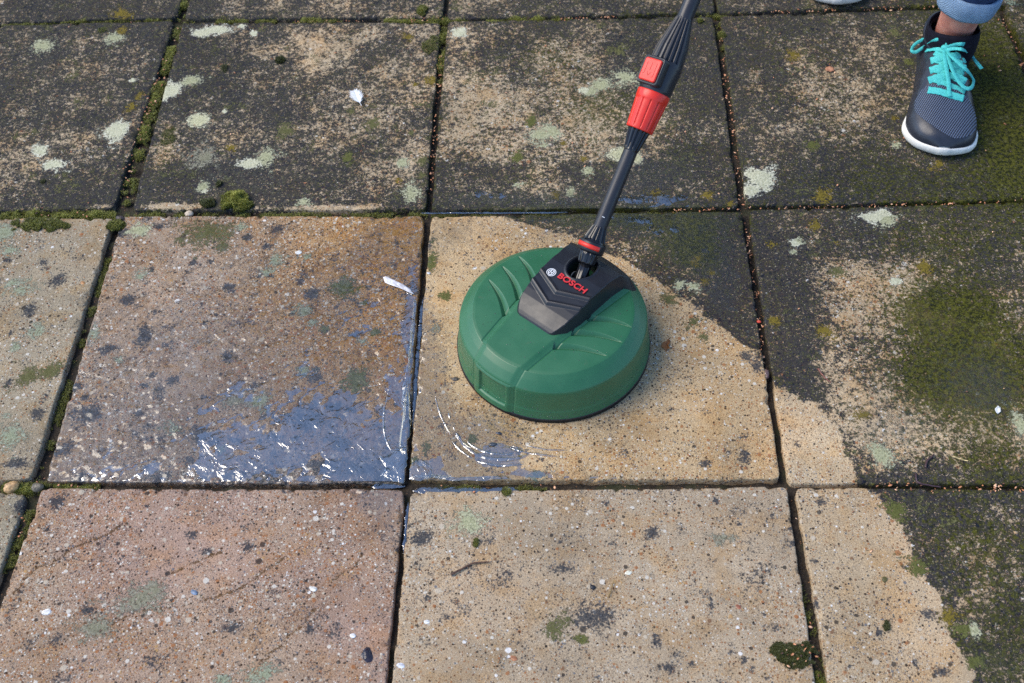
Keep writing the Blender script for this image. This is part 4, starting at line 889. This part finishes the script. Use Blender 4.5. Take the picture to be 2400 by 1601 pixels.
for (px, py, rx, ry, h, n, lab) in CL:
    c, A, B = world_patch(px, py, rx, ry); a = rng.uniform(0, 2*math.pi, n); r = np.sqrt(rng.random(n)); xx = c[0]+A*r*np.cos(a); yy = c[1]+B*r*np.sin(a)
    keep = r < .05+1.7*fbm(xx, yy, 85, 211, 4)**1.15; dome = np.clip(1-r, 0, 1)**.6*(.35+1.3*fbm(xx, yy, 160, 215, 2))
    P = np.c_[xx, yy, np.full(n, -.001)][keep]; H = (h*(dome*.8+.2))[keep]
    if len(P) < 20: continue
    o = moss_object('moss_clump', P, H, leaf=6, size=(.0012, .0026) if h > .005 else (.0009, .0018)); tag(o, lab, 'moss', 'moss clumps on the patio')
    if 'brown' in lab or 'dark' in lab:
        at = o.data.attributes['tint']; v = np.zeros(len(at.data), np.float32); at.data.foreach_get('value', v); at.data.foreach_set('value', (v*.45).astype(np.float32))

# ------------------------------------------------------------------ seed husks
def husks(P, size=(.0006, .0019)):
    n = len(P); ico = bmesh.new(); bmesh.ops.create_icosphere(ico, subdivisions=1, radius=1); bv_ = np.array([v.co[:] for v in ico.verts]); bf = np.array([[v.index for v in f.verts] for f in ico.faces]); ico.free()
    s = rng.uniform(*size, (n, 1))*np.stack([rng.uniform(.55, .9, n), rng.uniform(.9, 1.7, n), rng.uniform(.35, .7, n)], 1); a = rng.uniform(0, 2*math.pi, n)
    V = bv_[None]*s[:, None]; x = V[..., 0]*np.cos(a)[:, None]-V[..., 1]*np.sin(a)[:, None]; y = V[..., 0]*np.sin(a)[:, None]+V[..., 1]*np.cos(a)[:, None]
    tl_ = rng.normal(0, .5, n)[:, None]; z = V[..., 2]+x*tl_
    V = np.stack([x, y, z], -1)+P[:, None]; Fq = bf[None]+(np.arange(n)*len(bv_))[:, None, None]
    return V.reshape(-1, 3), Fq.reshape(-1, 3), np.repeat(np.clip(rng.normal(.46, .36, n), 0, 1), len(bv_))
HL = [([(690, 49), (860, 48)], .004, 60, -.003), ([(1305, 44), (1455, 38)], .003, 55, -.002), ([(900, 48), (1040, 50)], .006, 14, .004), ([(430, 45), (400, 120), (370, 200)], .008, 26, .000), ([(372, 180), (345, 270), (330, 330)], .008, 75, .000), ([(325, 330), (290, 470)], .009, 26, .001),
      ([(1034, 120), (1028, 240)], .004, 60, -.004), ([(1022, 260), (1008, 460)], .004, 70, -.004), ([(1686, 60), (1710, 250)], .005, 60, -.004), ([(1710, 250), (1742, 480)], .005, 60, -.006), ([(1735, 489), (1560, 490)], .004, 40, -.003), ([(1748, 500), (1790, 860)], .005, 150, -.006), ([(1755, 486), (2400, 471)], .004, 110, -.003),
      ([(1720, 31), (2330, 14)], .005, 110, .000), ([(2350, 40), (2400, 160)], .006, 60, -.002), ([(2050, 1139), (2400, 1143)], .006, 60, -.001), ([(1000, 1140), (1300, 1138)], .005, 14, -.004), ([(1850, 1510), (1900, 1570)], .018, 26, .006), ([(1880, 1420), (1930, 1600)], .008, 16, -.004), ([(70, 1130), (240, 1142)], .007, 12, -.002), ([(20, 500), (270, 505)], .009, 16, .002), ([(60, 1190), (30, 1290)], .006, 8, -.004)]
PP = []
for pts, wd_, n, z in HL:
    P = along(pts, wd_*1.25, int(n*.85), z); P = P[rng.random(len(P)) < .25+1.3*fbm(P[:, 0], P[:, 1], 60, 221, 2)]; P[:, 2] += rng.uniform(-.001, .002, len(P)); PP.append(P)
sc_ = np.c_[rng.uniform(1700, 2400, 90), rng.uniform(0, 480, 90)]; sc_ = sc_[rng.random(90) < np.clip(1.1-sc_[:, 1]/420, .12, 1)]
sc2 = np.c_[rng.uniform(0, 1700, 60), rng.uniform(0, 480, 60)]; sc3 = np.c_[rng.uniform(1800, 2400, 26), rng.uniform(520, 1500, 26)]
PP.append(np.array([[*U(*p), .0012] for p in np.concatenate([sc_, sc2, sc3])]))
V, Fq, ti = husks(np.concatenate(PP)); me = fast_mesh('seed_husks', V, Fq); at = me.attributes.new('tint', 'FLOAT', 'POINT'); at.data.foreach_set('value', ti.astype(np.float32))
tag(link('seed_husks', me, MAT['husk']), 'tiny orange seed husks caught in the joints and strewn on the slabs', 'seed husks', kind='stuff')

# ------------------------------------------------------------------ pebbles, leaves, twigs, feather
def stone(px, py, r, z, col, lab, sq=(1, .8, .7), rough=.45):
    bm = bmesh.new(); bmesh.ops.create_icosphere(bm, subdivisions=4, radius=1); c = U(px, py); sd = rng.random(3)*9
    for v in bm.verts:
        p = np.array(v.co); k = 1+.34*(vn(np.array([p[0]*1.3+sd[0]+p[2]]), np.array([p[1]*1.3+sd[1]-p[2]]), 3)[0]-.5)+.12*(vn(np.array([p[0]*4+sd[0]]), np.array([p[1]*4+p[2]*3]), 5)[0]-.5)
        v.co = Vector((p[0]*r*sq[0]*k, p[1]*r*sq[1]*k, p[2]*r*sq[2]*k))
    me = bpy.data.meshes.new('pebble'); bm.to_mesh(me); bm.free()
    o = link('pebble', me, simple('pebble_stone', col, rough, .5, (400, .0004), .35, 220)); o.location = (c[0], c[1], z); o.rotation_euler = (0, 0, rng.uniform(-.5, .5)); tag(o, lab, 'pebble', 'loose pebbles'); return o
stone(443, 500, .0060, -.001, (.58, .46, .33), 'cream pebble lodged in the joint left of the bushy moss')
stone(27, 1141, .0090, -.001, (.50, .30, .13), 'orange brown pebble in the joint at the far left edge', (1.1, .8, .8))
stone(86, 1140, .0075, -.003, (.13, .11, .075), 'grey brown pebble where four joints meet at lower left')
stone(282, 512, .0060, .0005, (.060, .042, .038), 'dark brown pebble on moss at the slab corner', (1.1, .7, .6))
stone(1797, 872, .0052, -.004, (.16, .10, .085), 'oval brown pebble wedged in the joint right of the cleaner', (.75, 1.5, .7), .2)
stone(1779, 753, .0028, -.001, (.62, .06, .03), 'bright red berry scrap in the joint right of the cleaner')
stone(861, 1536, .0105, -.0045, (.030, .024, .034), 'dark glossy stone set into the pinkish slab', (.9, 1.1, .62), .12)
stone(1389, 1377, .0032, .0003, (.02, .02, .024), 'round black pebble on the tan bottom middle slab')
stone(1154, 1042, .0040, .0008, (.055, .065, .08), 'grey flint chip with a pointed tip on the wet slab', (1.3, .7, .35), .2)
stone(1168, 1016, .0028, .0008, (.05, .055, .075), 'small grey flint chip just above the pointed one', (1.2, .7, .4), .2)
stone(1067, 889, .0040, .0003, (.10, .085, .07), 'brown pebble left of the green housing', (1.1, .8, .45))
stone(2073, 1358, .0036, .0006, (.10, .085, .022), 'olive pebble on the tan half of the bottom right slab', (1, .9, .5))
for (px, py, r, col, lab) in [(700, 592, .0042, (.74, .73, .68), 'white pebble high on the wet pebbly slab'), (1005, 640, .0026, (.6, .6, .6), 'small white grain beside the joint left of the cleaner'), (734, 1380, .0042, (.70, .68, .62), 'long white pebble in the middle of the pinkish slab'), (110, 1434, .0050, (.74, .72, .68), 'white pebble near the left edge of the pinkish slab'), (827, 1490, .0034, (.78, .77, .76), 'white pebble above the dark glossy stone'), (455, 1388, .0042, (.16, .22, .32), 'blue grey pebble left of the long crack'), (1472, 1343, .0036, (.72, .70, .56), 'cream pebble on the bottom middle slab'), (940, 1560, .0042, (.62, .63, .68), 'pale lilac pebble by the bottom joint'), (1730, 1423, .0040, (.30, .11, .06), 'brick red chip near the right joint of the bottom middle slab'), (1204, 1543, .0040, (.36, .15, .07), 'orange red chip near the bottom edge'), (194, 663, .0036, (.42, .20, .07), 'rusty orange pebble on the far left tan slab'), (1000, 1458, .0036, (.72, .72, .70), 'white pebble at the left of the bottom middle slab')]:
    stone(px, py, r, -.0002, col, lab, (1.1, .75, .35))
def flat_leaf(name, px, col, lab, cat, lift=.0012, rough=.5, curl=.003):
    P = np.array([U(*p) for p in px]); c = P.mean(0); bm = bmesh.new()
    n = len(P); rings = []
    for s in (0.02, .35, .7, 1.0):
        rings.append([[bm.verts.new((*(c+(p-c)*s), lift+curl*s*s*(.5+.5*math.sin(i*1.3))+dz)) for i, p in enumerate(P)] for dz in (0,)][0])
    for a, b in zip(rings[:-1], rings[1:]):
        for i in range(n): bm.faces.new((a[i], a[(i+1) % n], b[(i+1) % n], b[i]))
    me = bpy.data.meshes.new(name); bm.to_mesh(me); bm.free(); o = link(name, me, simple(name+'_skin', col, rough, .4, (300, .0004), .3, 150)); md = o.modifiers.new('thick', 'SOLIDIFY'); md.thickness = .0005; md.offset = 0
    tag(o, lab, cat); return o
flat_leaf('leaf_scrap', [(1549, 815), (1553, 807), (1562, 803), (1566, 797), (1571, 799), (1569, 808), (1565, 814), (1570, 819), (1560, 822)], (.26, .10, .025), 'torn brown leaf scrap on the clean slab right of the cleaner', 'leaf')
flat_leaf('leaf_scrap', [(1933, 164), (1942, 160), (1952, 162), (1956, 167), (1946, 170), (1936, 169)], (.42, .20, .11), 'pinkish dry leaf scrap on the slab left of the shoe', 'leaf')
flat_leaf('pale_petal', [(898, 652), (905, 650), (922, 658), (945, 668), (962, 680), (971, 692), (960, 688), (940, 678), (918, 670), (903, 664)], (.66, .64, .66), 'long wet white petal beside the joint on the wet pebbly slab', 'petal', curl=.001, rough=.2)
flat_leaf('pale_petal', [(2330, 962), (2336, 956), (2343, 960), (2345, 966), (2338, 972), (2333, 970)], (.70, .70, .68), 'white fluffy petal on the algae slab at the right', 'petal', curl=.004)
def twig(px, r, col, lab, z=.0016, wav=.0008, name='twig'):
    P = catmull([[*U(*p), z] for p in px], 8); P[:, 2] += np.abs(np.sin(np.arange(len(P))*.5))*wav; V, Q = tube_path(P+np.array([0, 0, 0]), [r*(1-.4*i/len(P)) for i in range(len(P))], 8)
    o = mesh_obj(name, V, Q, simple('twig_bark', col, .4, .5, (500, .0004), .35, 260)); tag(o, lab, 'twig', 'twigs lying on the patio'); return o
twig([(1917, 866), (1926, 880), (1938, 892), (1947, 899)], .0012, (.20, .07, .05), 'wet reddish twig on the blackened slab right of the joint')
twig([(2232, 1072), (2250, 1078), (2268, 1083)], .0011, (.55, .42, .20), 'straight straw coloured stalk on the algae slab')
twig([(2168, 1098), (2172, 1082), (2184, 1072), (2188, 1066)], .0014, (.06, .03, .03), 'curved dark twig left of the straw stalk')
twig([(2145, 1112), (2150, 1132), (2175, 1139), (2204, 1144)], .0015, (.05, .025, .03), 'dark forked twig lying along the lower right joint')
twig([(1057, 1349), (1085, 1334), (1110, 1322), (1147, 1319)], .0014, (.10, .05, .03), 'mossy brown twig on the tan slab below the lichen ring')
twig([(1425, 1402), (1432, 1385), (1438, 1362)], .0006, (.22, .15, .05), 'thin dry grass stalk on the bottom middle slab')
# feather
fe = tag(empty('feather', (*U(836, 230), .002), math.radians(25)), 'small white downy feather on the dirty slab with the cream lichen', 'feather'); fe.scale = (1.35, 1.35, 1.35)
V = []; Fq = []
for i in range(170):
    s = i/170; side = 1 if i % 2 else -1; b = np.array([0, -.012+.022*s, .0012+.001*s]); L = .0115*math.sin(math.pi*min(1, s*1.0+.12))**.7*rng.uniform(.65, 1.05); a = math.radians(58-40*s+rng.normal(0, 7))
    d = np.array([side*math.sin(a), math.cos(a), rng.uniform(.05, .35)]); m = b+d*L*.55+np.array([0, 0, .0006]); t_ = b+d*L+np.array([0, .001, rng.uniform(-.001, .001)]); nn = np.array([-d[1], d[0], 0])*.00042; k = len(V)
    V += [b-nn, b+nn, m+nn*.9, m-nn*.9, t_]; Fq += [(k, k+1, k+2, k+3), (k+3, k+2, k+4)]
dm = simple('feather_down', (.86, .87, .88), .6, .3); mesh_obj('vane', V, Fq, dm, fe)
V, Q = tube_path(np.array([[0, -.018, .001], [0, -.006, .0016], [0, .008, .002]]), [.0003, .00035, .0001], 6); mesh_obj('quill', V, Q, dm, fe)

# ------------------------------------------------------------------ standing water
def water_material():
    t = NT('water_film'); P = t.pos(); n = t.noise(P, 48, 3, .5, 1.2); n2 = t.noise(P, 170, 2, .5)
    bp = t.bump(t.math('ADD', n, t.math('MULTIPLY', n2, .12)), .0020)
    gl = t.node('ShaderNodeBsdfGlossy'); gl.inputs['Roughness'].default_value = .02; t.l.new(bp, gl.inputs['Normal'])
    tr = t.node('ShaderNodeBsdfTransparent'); tr.inputs[0].default_value = (.92, .91, .86, 1)
    lw = t.node('ShaderNodeLayerWeight'); lw.inputs['Blend'].default_value = .5; t.l.new(bp, lw.inputs['Normal']); fr_ = t.math('ADD', .30, t.math('MULTIPLY', t.math('POWER', lw.outputs['Facing'], 4.0), .7))
    mx = t.node('ShaderNodeMixShader'); t.l.new(fr_, mx.inputs[0]); t.l.new(tr.outputs[0], mx.inputs[1]); t.l.new(gl.outputs[0], mx.inputs[2]); t.l.new(mx.outputs[0], t.out.inputs[0]); return t.m
MAT['water'] = water_material()
def pool(px, z, seed=0, jit=.0045, film=False):
    P = np.array([U(*p) for p in px]); Pc = catmull(np.c_[np.vstack([P, P[:1]]), np.zeros(len(P)+1)], 10)[:-1, :2]
    Pc = Pc+np.c_[fbm(Pc[:, 0], Pc[:, 1], 90, 300+seed, 3)-.5, fbm(Pc[:, 0], Pc[:, 1], 90, 310+seed, 3)-.5]*jit*2
    c = Pc.mean(0); V = []; n = len(Pc)
    for s, dz in (((1.0, -.0030), (.90, -.0010), (.80, -.0002), (.6, 0), (.2, .0001)) if film else ((1.0, -.0012), (.985, -.0002), (.95, 0), (.6, .0001), (.2, .0001))): V += [(*(c+(p-c)*s), z+dz) for p in Pc]
    V.append((*c, z+.0001)); Q = grid_faces(n, 5, True).tolist()+[(4*n+i, 4*n+(i+1) % n, 5*n) for i in range(n)]
    ar = sum(Pc[i, 0]*Pc[(i+1) % n, 1]-Pc[(i+1) % n, 0]*Pc[i, 1] for i in range(n))
    if ar < 0: Q = [q[::-1] for q in Q]
    return np.array(V), Q
WV = []; WQ = []
FILMS = {(1, 1): [(760, 1020, 230, 90, .00045), (930, 960, 60, 170, .0004), (560, 1090, 170, 40, .0001), (300, 1100, 170, 26, .0001), (880, 1090, 110, 60, .0011), (960, 780, 26, 120, .0003), (640, 930, 120, 50, -.0001), (840, 760, 60, 60, -.0004), (430, 960, 120, 50, -.0003), (520, 1030, 120, 60, .0), (250, 1060, 90, 40, -.0003), (700, 860, 90, 50, -.0004)],
   (2, 1): [(1010, 1090, 80, 60, .0006), (1130, 1075, 130, 40, .0003), (1030, 960, 60, 90, -.0001), (1220, 1112, 180, 14, .0003), (1600, 540, 120, 30, -.0004), (1700, 700, 40, 90, -.0003), (1450, 515, 120, 16, -.0001)],
   (2, 0): [(1440, 466, 200, 18, -.0001), (1150, 455, 100, 26, -.0001), (1600, 250, 50, 40, -.0005), (1380, 240, 60, 30, -.0006)], (3, 1): [(2270, 800, 120, 90, -.0006), (2120, 960, 60, 40, -.0007)]}
def film_mesh(key, blobs):
    TL, TR, BR, BL = CN[key]; n = 190; u = np.linspace(.006, .994, n); Uu, Vv = np.meshgrid(u, u)
    X = (TL[0]*(1-Uu)+TR[0]*Uu)*(1-Vv)+(BL[0]*(1-Uu)+BR[0]*Uu)*Vv; Y = (TL[1]*(1-Uu)+TR[1]*Uu)*(1-Vv)+(BL[1]*(1-Uu)+BR[1]*Uu)*Vv
    Z = np.full(X.shape, -.01)
    for (px, py, rx, ry, h) in blobs:
        c, A, B = world_patch(px, py, rx, ry); q = ((X-c[0])/A)**2+((Y-c[1])/B)**2; Z = np.maximum(Z, h-.0011*q**.8)
    Z = Z+(fbm(X, Y, 26, 401, 4)-.5)*.0012-.0012*np.exp(-np.minimum(np.minimum(Uu, 1-Uu), np.minimum(Vv, 1-Vv))*.45/.0016)
    Q = grid_faces(n, n)[:, ::-1]; zf = Z.ravel(); Q = Q[(zf[Q] > -.0022).any(1)]; used = np.unique(Q); mp_ = np.zeros(n*n, int); mp_[used] = np.arange(len(used))
    return np.stack([X, Y, Z], -1).reshape(-1, 3)[used], mp_[Q].tolist()
for key, bl in FILMS.items():
    V, Q = film_mesh(key, bl); b = sum(len(v) for v in WV); WV.append(V); WQ += [[k+b for k in q] for q in Q]
FILMS = []
for i, (px, z) in enumerate(FILMS+[([(893, 1072), (905, 1100), (893, 1118), (930, 1128), (950, 1128), (953, 1100), (953, 1060), (948, 1046), (925, 1060)], .0021),
     ([(972, 700), (964, 780), (957, 850), (944, 930), (946, 1000), (938, 1050), (957, 1060), (962, 960), (969, 840), (975, 720)], .0019),
     ([(962, 1090), (962, 1121), (1010, 1123), (1012, 1100), (990, 1080)], .0020), ([(964, 1121), (1060, 1124), (1180, 1125), (1180, 1118), (1060, 1117), (970, 1115)], .0017)]):
    V, Q = pool(px, z, i, .0045, i < len(FILMS)); b = sum(len(v) for v in WV); WV.append(V); WQ += [[k+b for k in q] for q in Q]
def strip(pts, w0, z):
    W = catmull([[*U(*p), z] for p in pts], 10); V = []; n = len(W)
    for i, p in enumerate(W):
        d = W[min(i+1, n-1)]-W[max(i-1, 0)]; d /= np.linalg.norm(d); s = np.array([-d[1], d[0], 0]); w_ = w0*(1+.5*(vn(np.array([i*.5]), np.array([w0*1e4]), 4)[0]-.5))*min(1, i/3+.1, (n-1-i)/3+.1)
        V += [p-s*w_/2, p-s*w_/5+np.array([0, 0, .0004]), p+s*w_/5+np.array([0, 0, .0004]), p+s*w_/2]
    return np.array(V), grid_faces(4, n).tolist()
ARCS = [([(1050, 965), (1062, 1000), (1080, 1030), (1104, 1052)], .0026), ([(1066, 1010), (1086, 1040), (1112, 1062), (1150, 1074), (1200, 1076), (1240, 1066)], .0042), ([(1090, 1030), (1118, 1052), (1160, 1064), (1205, 1064)], .0030), ([(1060, 1036), (1090, 1064), (1130, 1084), (1180, 1092), (1230, 1088)], .0026), ([(1020, 930), (1034, 975), (1056, 1020)], .0024), ([(1195, 1050), (1230, 1060), (1280, 1068), (1310, 1070)], .0026), ([(1230, 1044), (1280, 1054), (1330, 1056)], .0020), ([(908, 930), (900, 970), (902, 1020), (918, 1060)], .0022)]
for pts, w0 in ARCS:
    V, Q = strip(pts, w0*1.25, .0003); k_ = np.repeat(fbm(V[::4, 0], V[::4, 1], 70, 411, 3), 4); V[:, 2] += (k_-.5)*.0035; V[1::4, 2] += .0002; V[2::4, 2] += .0002; b = sum(len(v) for v in WV); WV.append(V); WQ += [[k+b for k in q] for q in Q]
for pts, w0, z in [([(966, 1147), (1030, 1146), (1100, 1148), (1160, 1147), (1215, 1146)], .0080, -.0035), ([(955, 1170), (950, 1230), (944, 1290)], .0050, -.008), ([(985, 497), (1060, 496), (1200, 496), (1330, 495)], .0035, -.0022), ([(992, 690), (984, 760), (975, 860), (966, 1000)], .0050, -.006), ([(870, 1139), (905, 1137), (950, 1138)], .0060, -.002), ([(2020, 474), (2100, 472)], .003, -.002)]:
    V, Q = strip(pts, w0, z); b = sum(len(v) for v in WV); WV.append(V); WQ += [[k+b for k in q] for q in Q]
o = mesh_obj('water', np.concatenate(WV), WQ, MAT['water']); tag(o, kind='structure')

# ------------------------------------------------------------------ garden trees north of the patio (they show as dark mirror images in the wet stone)
def tree(x, y, h, rad, n, lab, seed):
    r_ = np.random.default_rng(seed); root = tag(empty('tree', (x, y, 0)), lab, 'tree', 'garden trees beyond the patio')
    V, Q = tube_path(np.array([[0, 0, -.1], [.05, .02, h*.2], [-.04, .05, h*.45], [.05, 0, h*.8]]), [.17, .13, .09, .03], 10); mesh_obj('trunk', V, Q, BARK, root)
    k = 46; cc = r_.normal(0, 1, (k, 3)); cc /= np.linalg.norm(cc, axis=1)[:, None]; cc *= (r_.random(k)**.4)[:, None]; cc = cc*np.array([rad, rad, h*.42])+np.array([0, 0, h*.56])
    m = r_.integers(0, k, n); p = cc[m]+r_.normal(0, rad*.20, (n, 3)); a = r_.normal(0, 1, (n, 3)); a /= np.linalg.norm(a, axis=1)[:, None]; b = np.cross(a, r_.normal(0, 1, (n, 3))); b /= np.linalg.norm(b, axis=1)[:, None]
    L = r_.uniform(.05, .10, (n, 1)); V = np.stack([p-a*L, p-b*L*.5, p+a*L, p+b*L*.5], 1).reshape(-1, 3); Q = np.arange(4*n).reshape(-1, 4)
    me = fast_mesh('crown', V, Q); at = me.attributes.new('tint', 'FLOAT', 'POINT'); at.data.foreach_set('value', np.repeat(r_.random(n), 4).astype(np.float32)); link('crown', me, LEAFM, root, smooth=False)
BARK = simple('tree_bark', (.07, .05, .035), .85, .2, (30, .02), .4, 12); LEAFM = leafy('tree_leaves', (.012, .022, .006), (.035, .06, .012), (.09, .13, .03))
for i, (x, y, h, rad, n, lab) in enumerate([(-2.6, 6.2, 7.4, 1.7, 15000, 'tall leafy garden tree at the far left end of the row'), (.3, 6.8, 7.0, 1.6, 15000, 'leafy garden tree standing behind the patio cleaner'), (3.0, 6.0, 7.8, 1.8, 16000, 'tallest leafy tree of the row, on the side of the person'), (6.4, 6.8, 7.2, 1.8, 12000, 'leafy garden tree at the far right end of the row')]):
    tree(x, y, h, rad, n, lab, 50+i)
